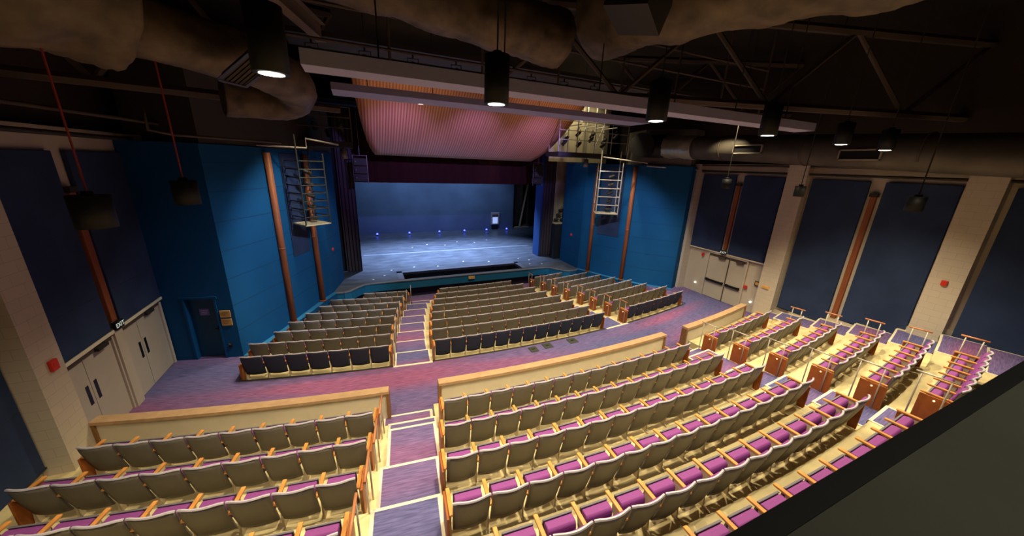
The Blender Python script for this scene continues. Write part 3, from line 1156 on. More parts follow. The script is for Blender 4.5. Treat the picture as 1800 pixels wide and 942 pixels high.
# pieces used only at row ends
e_armR = obj('armrest', armrest_bm(PW / 2), M_OAK, None, 0.008)
e_stdR = obj('standard', standard_bm(PW / 2), M_METAL, None)
e_panL = obj('end_panel', endpanel_bm(-PW / 2 - 0.045), M_WPANEL, None, 0.006)
e_panR = obj('end_panel', endpanel_bm(PW / 2 + 0.045), M_WPANEL, None, 0.006)
bm = B()
bmesh.ops.create_uvsphere(bm, u_segments=10, v_segments=6, radius=0.016, matrix=Matrix.Translation((-PW / 2 - 0.068, 0.27, 0.51)))
e_litL = obj('aisle_light', bm, M_AISLE, None)
EXTRA = [e_armR, e_stdR, e_panL, e_panR, e_litL]
KIDS = [o for o in proto.children]
shell_dark = parts['back_shell'].data.copy()
shell_dark.materials[0] = mat('dark_shell', (0.034, 0.044, 0.062), 0.7)

PLAN = [
    ('FC', 8, -3.48, 3.28, 13), ('FC', 7, -3.39, 3.29, 12), ('FC', 6, -3.21, 3.18, 11), ('FC', 5, -3.02, 3.13, 12),
    ('FC', 4, -2.81, 2.92, 11), ('FC', 3, -2.55, 2.79, 10), ('FC', 2, -2.26, 2.58, 9), ('FC', 1, -1.89, 2.27, 8),
    ('FL', 8, -8.82, -4.87, 7), ('FL', 7, -8.86, -4.74, 8), ('FL', 6, -8.39, -4.63, 7), ('FL', 5, -8.13, -4.46, 7),
    ('FL', 4, -7.71, -4.28, 6), ('FL', 3, -7.32, -4.03, 6), ('FL', 2, -6.97, -3.77, 6), ('FL', 1, -5.54, -3.45, 4),
    ('FR', 8, 4.69, 8.59, 7), ('FR', 7, 4.67, 8.73, 8), ('FR', 6, 4.63, 8.31, 7), ('FR', 5, 4.63, 8.24, 7),
    ('FR', 4, 4.43, 7.88, 6), ('FR', 3, 4.25, 7.60, 6), ('FR', 2, 4.11, 7.33, 6), ('FR', 1, 3.85, 5.98, 4),
    ('RC', 0, -4.02, 3.46, 14), ('RC', 1, -4.23, 3.46, 15), ('RC', 2, -4.42, 3.48, 15), ('RC', 3, -4.56, 3.40, 15),
    ('RC', 4, -4.73, 3.22, 15), ('RC', 5, -4.9, 3.1, 15),
    ('RL', 0, -10.14, -5.43, 9), ('RL', 1, -10.28, -5.56, 9), ('RL', 2, -10.45, -5.70, 9), ('RL', 3, -10.6, -5.86, 9),
    ('RR', 0, 4.98, 8.66, 7), ('RR', 1, 4.84, 8.56, 7), ('RR', 2, 4.78, 8.44, 7), ('RR', 3, 4.66, 8.24, 7),
    ('RR', 4, 4.5, 7.85, 7), ('RR', 5, 4.38, 7.5, 7),
]
BLOCK = {'FC': 'front centre block', 'FL': 'front left block', 'FR': 'front right block'}
BLOCKR = {'RC': 'middle parapet', 'RL': 'left parapet', 'RR': 'right parapet'}
nseat = 0
PLAN.sort(key=lambda q: q[1] == 8)
first = True
for blk, k, x0, x1, n in PLAN:
    front = blk[0] == 'F'
    R = RF[k] if front else RR[k]
    z = ZF[k] if front else ZR[k]
    a0, a1 = ang(x0, R), ang(x1, R)
    da = (a1 - a0) / n
    sx = da * R / PW
    for i in range(n):
        a = a0 + da * (i + 0.5)
        p = P(R - 0.02, a, z)
        vis = False
        for lx in (-0.26, 0.26):
            for ly in (0, 0.4):
                for lz in (0.0, 0.5, 0.85):
                    q = p + Vector((lx * math.cos(a) - ly * math.sin(a), lx * math.sin(a) + ly * math.cos(a), lz))
                    uv = proj(q)
                    if uv and -6 < uv[0] < 1806 and -6 < uv[1] < 948:
                        if not (uv[1] > 942 - (uv[0] - 1330) * 0.655 + 12):
                            vis = True
        if not vis:
            continue
        if front:
            dk = 'dark-backed' if k == 8 else 'grey-backed'
            lab = '%s seat, %s from the left, %s row from stage, %s' % (dk, ORD[i], ORD[k - 1], BLOCK[blk])
            grp = 'seats in the %s, row %s from stage' % (BLOCK[blk], ORD[k - 1])
        else:
            lab = 'purple tip-up seat, %s from the left, %s row behind the %s' % (ORD[i], ORD[k], BLOCKR[blk])
            grp = 'seats in the %s row behind the %s' % (ORD[k], BLOCKR[blk])
        if first:
            r = proto
            first = False
        else:
            r = proto.copy()
            C.objects.link(r)
            for ch in KIDS:
                c = ch.copy()
                C.objects.link(c)
                c.parent = r
        if blk[0] == 'F' and k == 8:
            for ch in r.children:
                if ch.name.startswith('back_shell'):
                    ch.data = shell_dark
        ex = []
        if i == n - 1:
            ex += [e_armR, e_stdR, e_panR]
        if i == 0:
            ex += [e_panL]
            if blk[1] == 'R':
                ex.append(e_litL)
        for ch in ex:
            c = ch.copy()
            C.objects.link(c)
            c.parent = r
        r.location = p
        r.rotation_euler = (0, 0, a)
        r.scale = (sx, 1, 1)
        r['label'] = lab
        r['category'] = 'seat'
        r['group'] = grp
        nseat += 1
for o in EXTRA:
    bpy.data.objects.remove(o)
print('SEATS', nseat)


# ------------------------------------------------------------------ handrails
M_GRIP = mat('grip_wood', (0.42, 0.17, 0.08), 0.4)


def handrail(R0, R1, x, z, h, label, group, wood=True):
    a0 = ang(x, (R0 + R1) / 2)
    root = thing('handrail', label, 'handrail', P(R0, a0, z), a0, group)
    L = R0 - R1
    bm = B()
    for y in (0.03, L - 0.03):
        tube(bm, [(0, y, 0), (0, y, h)], 0.013, 8)
    obj('post', bm, M_STEEL, root)
    bm = B()
    tube(bm, [(0, -0.05, h), (0, L + 0.05, h)], 0.022 if wood else 0.016, 8)
    obj('grip', bm, M_GRIP if wood else M_STEEL, root)
    return root


for k in range(1, 9):
    xl = [p for p in PLAN if p[0] == 'FR' and p[1] == k][0][2]
    handrail(RF[k] - 0.12, RF[k] - 0.5, xl - 0.16, ZF[k], 1.0, 'steel loop handrail with brown grip, %s row from stage, right front aisle' % ORD[k - 1], 'handrails of the right front aisle')
    xr = [p for p in PLAN if p[0] == 'FL' and p[1] == k][0][3]
    handrail(RF[k] - 0.12, RF[k] - 0.5, xr + 0.16, ZF[k], 0.98, 'steel handrail, %s row from stage, left front aisle' % ORD[k - 1], 'handrails of the left front aisle', False)
for j in range(6):
    q = [p for p in PLAN if p[0] == 'RR' and p[1] == j][0]
    handrail(RR[j] - 0.15, RR[j] - 0.58, q[2] - 0.13, ZR[j], 1.0, 'slim steel handrail, %s row behind right parapet, aisle side' % ORD[j], 'handrails of the right rear aisle', False)
    if j > 0:
        handrail(RR[j] - 0.14, RR[j] - 0.46, q[3] + 0.16, ZR[j], 0.98, 'steel handrail with wooden grip, %s row behind right parapet, wall side' % ORD[j], 'handrails by the right wall')
handrail(48.55, 48.2, 7.35, ZR[5], 1.15, 'steel handrail with wooden grip at the far right edge, behind the last row', 'handrails by the right wall')
for j in range(4):
    q = [p for p in PLAN if p[0] == 'RL' and p[1] == j][0]
    handrail(RR[j] + 0.1, RR[j] - 0.4, q[3] + 0.16, ZR[j], 0.93, 'steel handrail with wooden grip, %s row behind left parapet' % ORD[j], 'handrails of the left rear aisle')

# ------------------------------------------------------------------ small wall fittings
def alarm(p, side, label, w=0.13, h=0.16):
    bm = B()
    s = 1 if side < 0 else -1
    box(bm, min(0, s * 0.06), max(0, s * 0.06), -w / 2, w / 2, -h / 2, h / 2)
    o = obj('fire_alarm', bm, M_RED, None, 0.012)
    o.location = p
    tag(o, label, 'fire alarm', 'red alarm boxes')
    bm = B()
    box(bm, min(s * 0.06, s * 0.066), max(s * 0.06, s * 0.066), -w * 0.3, w * 0.3, -h * 0.1, h * 0.3)
    obj('lens', bm, M_RED, o)
    return o


alarm((-10.6, 8.1, 2.48), -1, 'red fire alarm on the left block pilaster by the doors', 0.15, 0.2)
alarm((-10.5, 12.96, 1.0), -1, 'red fire alarm on the pilaster beside the blue door')
alarm((10.6, 3.6, 3.28), 1, 'red fire alarm on the wide right pilaster')
alarm((XR, 11.75, 2.1), 1, 'red fire alarm left of the right double doors')
alarm((XR, 9.3, 1.12), 1, 'red fire alarm right of the right double doors')
bm = B()
box(bm, -10.5, -10.44, 12.88, 13.04, 1.1, 1.24)
o = obj('pull_box', bm, M_WHITE, None, 0.008)
tag(o, 'white device box above a red alarm on left pilaster', 'device box')
bm = B()
box(bm, -10.44, -10.435, 12.92, 13.0, 1.14, 1.2)
obj('window', bm, M_BLACK, o)
for x, y, lb in ((-7.19, 18.0, 'left'), (7.12, 18.4, 'right')):
    bm = B()
    bmesh.ops.create_uvsphere(bm, u_segments=10, v_segments=8, radius=0.09, matrix=Matrix.Translation((x + (0.45 if x < 0 else 0), y, 2.0)))
    o = obj('strobe_light', bm, M_RED, None)
    tag(o, 'small red strobe on the %s blue wall' % lb, 'strobe')


def exit_sign(p, side, label):
    s = 1 if side < 0 else -1
    root = thing('exit_sign', label, 'sign', p, 0)
    bm = B()
    box(bm, min(0, s * 0.07), max(0, s * 0.07), -0.15, 0.15, -0.1, 0.1)
    obj('housing', bm, M_BLACK, root, 0.006)
    cu = bpy.data.curves.new('lettering', 'FONT')
    cu.body = 'EXIT'
    cu.size = 0.15
    cu.align_x = 'CENTER'
    cu.align_y = 'CENTER'
    cu.extrude = 0.002
    cu.materials.append(mat('exit_letters', (0.8, 0.9, 0.85), 0.5, emit=(0.8, 0.95, 0.9), estr=0.35))
    tmp = bpy.data.objects.new('lettering', cu)
    me = bpy.data.meshes.new_from_object(tmp)
    bpy.data.objects.remove(tmp)
    t = bpy.data.objects.new('lettering', me)
    C.objects.link(t)
    t.parent = root
    t.location = (s * 0.074, 0, 0)
    t.rotation_euler = (PI / 2, 0, s * PI / 2)


exit_sign((XL + 0.08, 10.51, 2.2), -1, 'black EXIT sign between the left double doors')
exit_sign((XR - 0.06, 10.65, 2.46), 1, 'black EXIT sign above the right double doors')
for (y, z, hw, hh, m, lb, x) in ((8.82, 1.44, 0.14, 0.11, M_DARKB, 'small brown framed plaque right of the right doors', XR), (8.3, 1.5, 0.15, 0.07, M_BRASS, 'small golden plate on the right block pilaster', 10.6)):
    bm = B()
    box(bm, x - 0.03, x + 0.01, y - hw, y + hw, z - hh, z + hh)
    o = obj('wall_plaque', bm, m, None, 0.006)
    tag(o, lb, 'plaque')
    bm = B()
    box(bm, x - 0.035, x - 0.028, y - hw * 0.75, y + hw * 0.75, z - hh * 0.6, z + hh * 0.6)
    obj('face', bm, M_BRASS, o)
for y, lb in ((11.9, 'left'), (8.95, 'right')):
    bm = B()
    bmesh.ops.create_uvsphere(bm, u_segments=12, v_segments=8, radius=0.045, matrix=Matrix.Translation((XR - 0.01, y, 0.5)))
    o = obj('step_light', bm, mat('step_glow', (1, 1, 0.95), 0.5, emit=(1, 0.95, 0.8), estr=3.0), None)
    tag(o, 'tiny white wall light low at the %s of the right doors' % lb, 'light')
# conduit on the slim left pilaster
bm = B()
tube(bm, [(-10.47, 12.86, 1.24), (-10.47, 12.86, 3.05), (-10.4, 12.86, 3.05)], 0.014, 6)
o = obj('conduit', bm, M_BEIGE, None)
tag(o, 'thin conduit running up the pilaster beside the blue door', 'pipe')
# floor boxes
for i, (x, y, w_) in enumerate(((-0.14, 9.36, 0.30), (0.46, 9.42, 0.34), (1.52, 9.42, 0.36))):
    bm = B()
    box(bm, x - w_ / 2, x + w_ / 2, y - 0.16, y + 0.16, -0.02, 0.02)
    o = obj('floor_box', bm, mat('floor_box_lid', (0.05, 0.055, 0.045), 0.5), None, 0.004)
    tag(o, 'dark square floor box in the cross aisle carpet, %s from the left' % ORD[i], 'floor box', 'floor boxes in the cross aisle')
    bm = B()
    box(bm, x - 0.06, x + 0.06, y - 0.02, y + 0.02, 0.019, 0.026)
    obj('lid_grip', bm, M_BLACK, o)

# ------------------------------------------------------------------ beams and canopy
def beam(y, z0, z1, x0, x1, depth, label):
    bm = B()
    prismx(bm, [(y, z1), (y, z0), (y + depth, z0), (y + depth, z1)], x0, x1)
    o = obj('ceiling_beam', bm, M_LAV, None)
    tag(o, label, 'beam')
    bm = B()
    for i in range(6):
        x = x0 + (x1 - x0) * (i + 0.5) / 6
        tube(bm, [(x, y + depth / 2, z1), (x, y + depth / 2, 10.9)], 0.012, 6)
    obj('hanger_rod', bm, M_DARK, o)


beam(5.66, 7.35, 7.54, -5.86, 5.86, 0.48, 'long lavender ceiling beam nearest the camera')
beam(11.53, 8.02, 8.2, -5.78, 5.78, 1.1, 'lavender ceiling beam just in front of the wooden canopy')
bm = B()
prof = [(19.46, 6.44, 4.40), (19.1, 6.56, 4.52), (18.6, 6.76, 4.66), (18.1, 7.02, 4.78), (17.6, 7.34, 4.88), (17.1, 7.70, 4.98), (16.6, 8.08, 5.06), (16.1, 8.5, 5.14), (15.6, 8.9, 5.2), (15.1, 9.3, 5.25)]
n = 24
rows_ = []
for (y, z, hw) in prof:
    rows_.append([bm.verts.new((-hw + 2 * hw * i / n, y, z)) for i in range(n + 1)])
top = []
for (y, z, hw) in prof:
    top.append([bm.verts.new((-hw + 2 * hw * i / n, y + 0.04, z + 0.07)) for i in range(n + 1)])
for j in range(len(prof) - 1):
    for i in range(n):
        bm.faces.new((rows_[j][i], rows_[j][i + 1], rows_[j + 1][i + 1], rows_[j + 1][i])).smooth = True
        bm.faces.new((top[j][i], top[j + 1][i], top[j + 1][i + 1], top[j][i + 1])).smooth = True
    for i in (0, n):
        bm.faces.new((rows_[j][i], rows_[j + 1][i], top[j + 1][i], top[j][i]))
for i in range(n):
    for j in (0, len(prof) - 1):
        bm.faces.new((rows_[j][i], top[j][i], top[j][i + 1], rows_[j][i + 1]))
o = obj('ceiling_canopy', bm, M_WOODC, None)
tag(o, 'curved slatted wooden canopy over the stage front', 'canopy')
bm = B()
for x in (-4.0, -2.0, 0, 2.0, 4.0):
    tube(bm, [(x, 16.4, 8.3), (x, 16.4, 10.9)], 0.015, 6)
    tube(bm, [(x, 18.9, 6.72), (x, 18.9, 10.9)], 0.015, 6)
obj('hanger_rod', bm, M_DARK, o)

# ------------------------------------------------------------------ pendant downlights
def pendant(p, lit, label, R=0.17, H=0.62, cable='dark', group=None, power=0, ctop=10.9):
    root = thing('pendant_lamp', label, 'lamp', p, 0, group)
    bm = B()
    tube(bm, [(0, 0, 0), (0, 0, H)], R, 24)
    f = [q for q in bm.faces if len(q.verts) > 4]
    obj('housing', bm, M_BLACK, root)
    bm = B()
    tube(bm, [(0, 0, H), (0, 0, H + 0.05)], 0.06, 10)
    obj('cap', bm, M_BLACK, root)
    bm = B()
    tube(bm, [(0, 0, H + 0.05), (0, 0, ctop - p[2])], 0.012, 6)
    obj('cable', bm, M_CABLE if cable == 'red' else M_DARK, root)
    if lit:
        bm = B()
        disc(bm, (0, 0, -0.004), R * 0.68, 'z', 24)
        obj('lens', bm, M_GLOW, root)
        l = spot((0, 0, -0.03), (0, 0, -5), power, 118, WARM, 0.6, 0.1)
        l.parent = root
    return root


LAMPS = [((-6.02, 4.57, 7.0), 'lit black pendant downlight nearest the camera at left'),
         ((-3.45, 4.86, 7.0), 'lit black pendant downlight in front of the wooden canopy'),
         ((-0.6, 4.75, 7.0), 'lit black pendant downlight at the end of lower lavender beam'),
         ((2.78, 4.95, 7.0), 'lit black pendant downlight near the right end of upper beam'),
         ((5.95, 5.05, 7.0), 'lit black pendant downlight, second from right'),
         ((7.45, 4.75, 6.93), 'lit black pendant downlight, furthest right')]
for p, lb in LAMPS:
    pendant(p, True, lb, 0.17, 0.6 if p[0] < 5 else 0.5, 'dark', 'lit pendant downlights', 900, {-6.02: 9.3, -0.6: 8.1, 9.0: 10.9}.get(p[0], 10.9))
pendant((-8.55, 6.35, 5.2), False, 'unlit black pendant on a red cable in front of wooden strip', 0.2, 0.42, 'red', 'unlit pendants', 0, 7.3)
pendant((-7.8, 7.05, 5.42), False, 'unlit dark pendant on a red cable near the blue wall', 0.16, 0.36, 'red', 'unlit pendants', 0, 8.15)
pendant((5.6, 7.6, 5.72), False, 'small unlit black pendant before the narrow right panel', 0.13, 0.3, 'dark', 'unlit pendants')
pendant((7.4, 6.4, 5.58), False, 'small unlit black pendant before the right pilaster', 0.14, 0.32, 'dark', 'unlit pendants')
pendant((5.3, 3.2, 5.58), False, 'small unlit black pendant before a tall right panel', 0.14, 0.3, 'dark', 'unlit pendants')

# ------------------------------------------------------------------ ducts
def duct(bm, path, R, seg=44, amp=0.05, f=1.0):
    from mathutils import noise as nz
    up = Vector((0, 0, 1))
    rings = []
    s = 0.0
    for i, p in enumerate(path):
        d = (path[min(i + 1, len(path) - 1)] - path[max(i - 1, 0)]).normalized()
        if i:
            s += (p - path[i - 1]).length
        a = d.cross(up).normalized()
        b = d.cross(a).normalized()
        ring = []
        for k in range(seg):
            t = 2 * PI * k / seg
            q = Vector((math.cos(t) * 1.2, math.sin(t) * 1.2, s * 1.3 + t * 0.5)) * f
            w1 = nz.noise(q * 1.1 + p * 0.2)
            w2 = abs(nz.noise(q * 3.1)) - 0.25
            sag = 0.03 * math.sin(s * 5.0)
            rr = R * (1 + amp * w1 + amp * 0.9 * w2 + sag)
            ring.append(bm.verts.new(p + (a * math.cos(t) + b * math.sin(t)) * rr))
        rings.append(ring)
    for i in range(len(rings) - 1):
        for k in range(seg):
            bm.faces.new((rings[i][k], rings[i][(k + 1) % seg], rings[i + 1][(k + 1) % seg], rings[i + 1][k])).smooth = True
    bm.faces.new(rings[0])
    bm.faces.new(rings[-1])


def smooth_path(pts, n=8):
    pts = [Vector(p) for p in pts]
    out = []
    for i in range(len(pts) - 1):
        p0 = pts[max(i - 1, 0)]
        p1, p2 = pts[i], pts[i + 1]
        p3 = pts[min(i + 2, len(pts) - 1)]
        for k in range(n):
            t = k / n
            out.append(0.5 * ((2 * p1) + (p2 - p0) * t + (2 * p0 - 5 * p1 + 4 * p2 - p3) * t * t + (3 * p1 - p0 - 3 * p2 + p3) * t ** 3))
    out.append(pts[-1])
    return out


GRILLE = [(-7.07, 6.91, 7.25), (-6.61, 6.70, 7.60), (-6.75, 6.94, 7.20)]
root = thing('air_duct', 'huge wrapped air duct overhead at upper left', 'duct')
bm = B()
duct(bm, smooth_path([(-10.0, 5.1, 8.3), (-9.2, 5.85, 8.3), (-8.1, 6.85, 8.3)], 24), 1.05, 56, 0.06, 1.6)
obj('wide_section', bm, M_DUCT, root)
bm = B()
duct(bm, smooth_path([(-8.2, 6.8, 7.85), (-7.4, 7.5, 7.8), (-6.75, 8.3, 7.75), (-6.4, 9.2, 7.65), (-6.5, 9.9, 7.5), (-7.0, 10.1, 7.4), (-7.8, 9.8, 7.4)], 14), 0.40, 40, 0.07, 1.6)
obj('narrow_section', bm, M_DUCT, root)
vA, vB, vD = [Vector(p) for p in GRILLE]
vC = vB + vD - vA
eu, ev = vD - vA, vB - vA
vn = eu.cross(ev).normalized()
if vn.dot(CAM - vA) < 0:
    vn = -vn
bm = B()
for i in range(6):
    a_ = vA + eu * (0.08 + 0.84 * i / 5)
    tube(bm, [a_, a_ + ev], 0.02, 4)
gr = obj('grille', bm, M_DARKB, root)
bm = B()
tube(bm, [vA, vD, vC, vB, vA], 0.028, 4)
obj('grille_frame', bm, mat('grille_blue', (0.05, 0.06, 0.16), 0.5), gr)
bm = B()
q_ = [bm.verts.new(p - vn * k) for k in (0.03, 0.3) for p in (vA, vD, vC, vB)]
for f in ((0, 1, 2, 3), (4, 7, 6, 5), (0, 4, 5, 1), (1, 5, 6, 2), (2, 6, 7, 3), (3, 7, 4, 0)):
    bm.faces.new([q_[k] for k in f])
obj('grille_box', bm, M_BLACK, gr)
root = thing('air_duct', 'wrapped air duct crossing overhead towards upper right', 'duct')
bm = B()
duct(bm, smooth_path([(-0.75, 6.5, 8.95), (-0.35, 5.3, 9.0), (0.5, 3.7, 9.0), (1.5, 2.2, 9.0), (3.0, 0.4, 9.0)], 24), 0.68, 48, 0.07, 1.4)
obj('wrap', bm, M_DUCT, root)
bm = B()
box(bm, -0.6, 0.1, -0.4, 0.3, 0, 0.7)
v_ = obj('branch_box', bm, M_DARK, root)
v_.location = (-1.1, 5.0, 8.3)
v_.rotation_euler = (0.2, 0.3, 0.5)
root = thing('air_duct', 'dim wrapped air duct running above the near lavender beam', 'duct')
bm = B()
duct(bm, smooth_path([(-6.4, 7.5, 9.35), (-4.6, 7.4, 9.2), (-2.9, 7.5, 9.05), (-1.6, 7.6, 8.95), (-0.9, 7.7, 8.95)], 20), 0.55, 40, 0.07, 1.4)
obj('wrap', bm, M_DUCT, root)
root = thing('air_duct', 'grey metal air duct along the top of the right wall', 'duct')
bm = B()
tube(bm, smooth_path([(8.9, 11.6, 7.25), (8.85, 9.0, 7.15), (8.85, 6.0, 7.0), (8.85, 3.0, 6.85), (8.85, 0.2, 6.75)], 6), [0.5] * 25, 24)
obj('duct_run', bm, M_DUCTR, root)
bm = B()
duct(bm, smooth_path([(8.9, 11.6, 7.25), (8.9, 12.6, 7.3), (8.9, 13.4, 7.35)], 14), 0.52, 40, 0.06, 1.8)
obj('foil_wrap', bm, M_FOIL, root)
bm = B()
tube(bm, smooth_path([(8.9, 13.4, 7.35), (8.5, 14.0, 7.35), (7.8, 13.9, 7.35), (7.2, 13.3, 7.35)], 6), 0.54, 22)
obj('elbow', bm, M_BLACK, root)
for y0, y1, z in ((8.4, 9.5, 7.1), (5.1, 6.1, 6.86)):
    bm = B()
    box(bm, 8.28, 8.34, y0, y1, z + 0.12, z + 0.16)
    box(bm, 8.28, 8.34, y0, y1, z - 0.16, z - 0.12)
    box(bm, 8.28, 8.34, y0, y0 + 0.04, z - 0.16, z + 0.16)
    box(bm, 8.28, 8.34, y1 - 0.04, y1, z - 0.16, z + 0.16)
    fr_ = obj('vent_frame', bm, M_VENT, root)
    bm = B()
    box(bm, 8.33, 8.5, y0 + 0.03, y1 - 0.03, z - 0.13, z + 0.13)
    obj('vent_opening', bm, M_BLACK, fr_)
bm = B()
bm.free()
for y in (2.0, 4.4, 7.2, 10.2):
    zc = 6.75 + 0.5 * y / 11.6
    bm = B()
    tube(bm, [(8.86, y - 0.03, zc), (8.86, y + 0.03, zc)], 0.52, 24)
    obj('joint_band', bm, M_DARKB, root)

# ------------------------------------------------------------------ roof steel and pipes
def truss(a, b, z0, z1, n, label):
    a, b = Vector(a), Vector(b)
    root = thing('roof_truss', label, 'truss')
    bm = B()
    tube(bm, [(a.x, a.y, z0), (b.x, b.y, z0)], 0.11, 6)
    obj('bottom_chord', bm, M_DARKB, root)
    bm = B()
    tube(bm, [(a.x, a.y, z1), (b.x, b.y, z1)], 0.11, 6)
    obj('top_chord', bm, M_DARKB, root)
    for i in range(n):
        p, q = a.lerp(b, i / n), a.lerp(b, (i + 1) / n)
        bm = B()
        if i % 2 == 0:
            tube(bm, [(p.x, p.y, z1), (q.x, q.y, z0)], 0.06, 6)
        else:
            tube(bm, [(p.x, p.y, z0), (q.x, q.y, z1)], 0.06, 6)
        obj('diagonal', bm, M_DARKB, root)


truss((-1.0, 8.45), (11.2, 4.65), 8.0, 9.9, 6, 'dark steel roof truss at upper right')
truss((-11.2, 9.6), (-5.6, 10.9), 7.45, 9.6, 4, 'dark steel roof truss behind the left duct')
truss((11.2, 9.4), (4.5, 12.4), 8.6, 10.4, 4, 'dark steel roof truss above the right catwalk')


def pipe(pts, r, m, name, label):
    bm = B()
    tube(bm, pts, r, 8)
    o = obj(name, bm, m, None)
    tag(o, label, 'pipe')
    return o


pipe([(-10.75, 5.5, 6.48), (-10.75, 12.4, 6.48), (-10.5, 14.5, 6.6)], 0.05, M_DARK, 'wall_pipe', 'dark pipe along the top of the left wall')
pipe([(-10.7, 8.0, 6.9), (-10.0, 13.0, 6.9), (-8.3, 16.5, 6.9)], 0.04, M_DARKB, 'wall_pipe', 'brown pipe below the left roof truss')
pipe([(10.75, 0.5, 6.27), (10.75, 13.0, 6.27)], 0.045, M_DARK, 'wall_pipe', 'lower dark pipe along the top of the right wall')
pipe([(10.7, 0.5, 6.55), (10.7, 13.0, 6.55)], 0.045, M_DARKB, 'wall_pipe', 'upper dark pipe along the top of the right wall')
pipe([(-8.9, 13.8, 6.52), (-6.95, 15.2, 6.52), (-6.95, 15.2, 6.85), (-5.9, 15.6, 6.7)], 0.03, M_STEEL, 'wall_pipe', 'thin grey stepped pipe above the left lighting ladder')
pipe([(6.2, 14.8, 6.75), (8.4, 14.0, 6.55), (8.4, 14.0, 6.4), (10.5, 12.6, 6.3)], 0.03, M_STEEL, 'wall_pipe', 'thin grey stepped pipe above the right lighting ladder')
pipe([(-8.55, 8.3, 7.0), (-8.55, 8.3, 6.55), (-8.3, 8.5, 6.5), (-6.9, 10.0, 6.5)], 0.025, M_DARKB, 'wall_pipe', 'bent conduit hanging under the left duct')
pipe([(-1.9, 8.4, 8.2), (0.9, 7.6, 10.6)], 0.05, M_DARKB, 'roof_brace', 'slanting dark rod above the lavender beams')
for q in range(3):
    pipe([(-3.6 + 0.12 * q, 3.6 + 0.25 * q, 9.3), (-0.6 + 0.1 * q, 4.4 + 0.3 * q, 9.3)], 0.03, M_DARKB, 'ceiling_pipe', ['nearest', 'middle', 'farthest'][q] + ' of three parallel ceiling pipes at top centre')
bm = B()
d0, d1 = Vector((-6.5, 6.8, 8.6)), Vector((-5.8, 9.3, 8.6))
dd = (d1 - d0).normalized()
mtx = Matrix.Translation(d0) @ Matrix.Rotation(math.atan2(dd.y, dd.x), 4, 'Z')
box(bm, -1.5, 2.7, -0.1, 0.1, -0.02, 0.0, mtx)
box(bm, -1.5, 2.7, -0.01, 0.01, 0.0, 0.3, mtx)
box(bm, -1.5, 2.7, -0.1, 0.1, 0.3, 0.32, mtx)
o = obj('steel_beam', bm, mat('brown_steel', (0.14, 0.105, 0.085), 0.6), None)  # brown steel in a lighter tone than the roof trusses
tag(o, 'brown steel beam crossing the ceiling at upper left', 'steel beam')
# dark bulkheads over the blue walls
bm = B()
prism(bm, [(-10.9, 13.0), (-9.15, 12.3), (-7.0, 17.0), (-6.4, 19.5), (-11.0, 19.5)], 6.46, 8.4)
struct('wall_bulkhead', bm, mat('bulkhead', (0.05, 0.045, 0.04), 0.8), 'dark bulkhead above the left blue wall', 'wall')
bm = B()
prism(bm, [(10.95, 13.0), (10.0, 12.7), (8.6, 14.6), (9.2, 16.5), (11.0, 16.5)], 6.46, 8.2)
struct('wall_bulkhead', bm, mat('bulkhead_grey', (0.16, 0.15, 0.13), 0.8), 'grey bulkhead above the right blue wall', 'wall')

# ------------------------------------------------------------------ stage lights
def stage_light(p, aim, label, group, hang=0.25, m=None, s=1.0):
    root = thing('stage_light', label, 'stage light', p, 0, group)
    d = (Vector(aim) - Vector(p)).normalized()
    bm = B()
    a = -d * 0.18 * s
    b = d * 0.18 * s
    tube(bm, [a, a + d * 0.1 * s, b - d * 0.06 * s, b], [0.05 * s, 0.085 * s, 0.085 * s, 0.1 * s], 12)
    obj('barrel', bm, m or M_DARK, root)
    bm = B()
    disc(bm, (0, 0, 0), 0.07 * s, 'z', 12)
    q = d.to_track_quat('Z', 'Y').to_matrix().to_4x4()
    bmesh.ops.transform(bm, matrix=Matrix.Translation(b + d * 0.002) @ q, verts=bm.verts)
    obj('lens', bm, M_GREYM, root)
    bm = B()
    side = d.cross(Vector((0, 0, 1))).normalized() * 0.11 * s
    tube(bm, [side, side + Vector((0, 0, hang * 0.7)), -side + Vector((0, 0, hang * 0.7)), -side], 0.012, 6)
    tube(bm, [(0, 0, hang * 0.7), (0, 0, hang)], 0.02, 6)
    obj('yoke', bm, M_DARK, root)
    return root


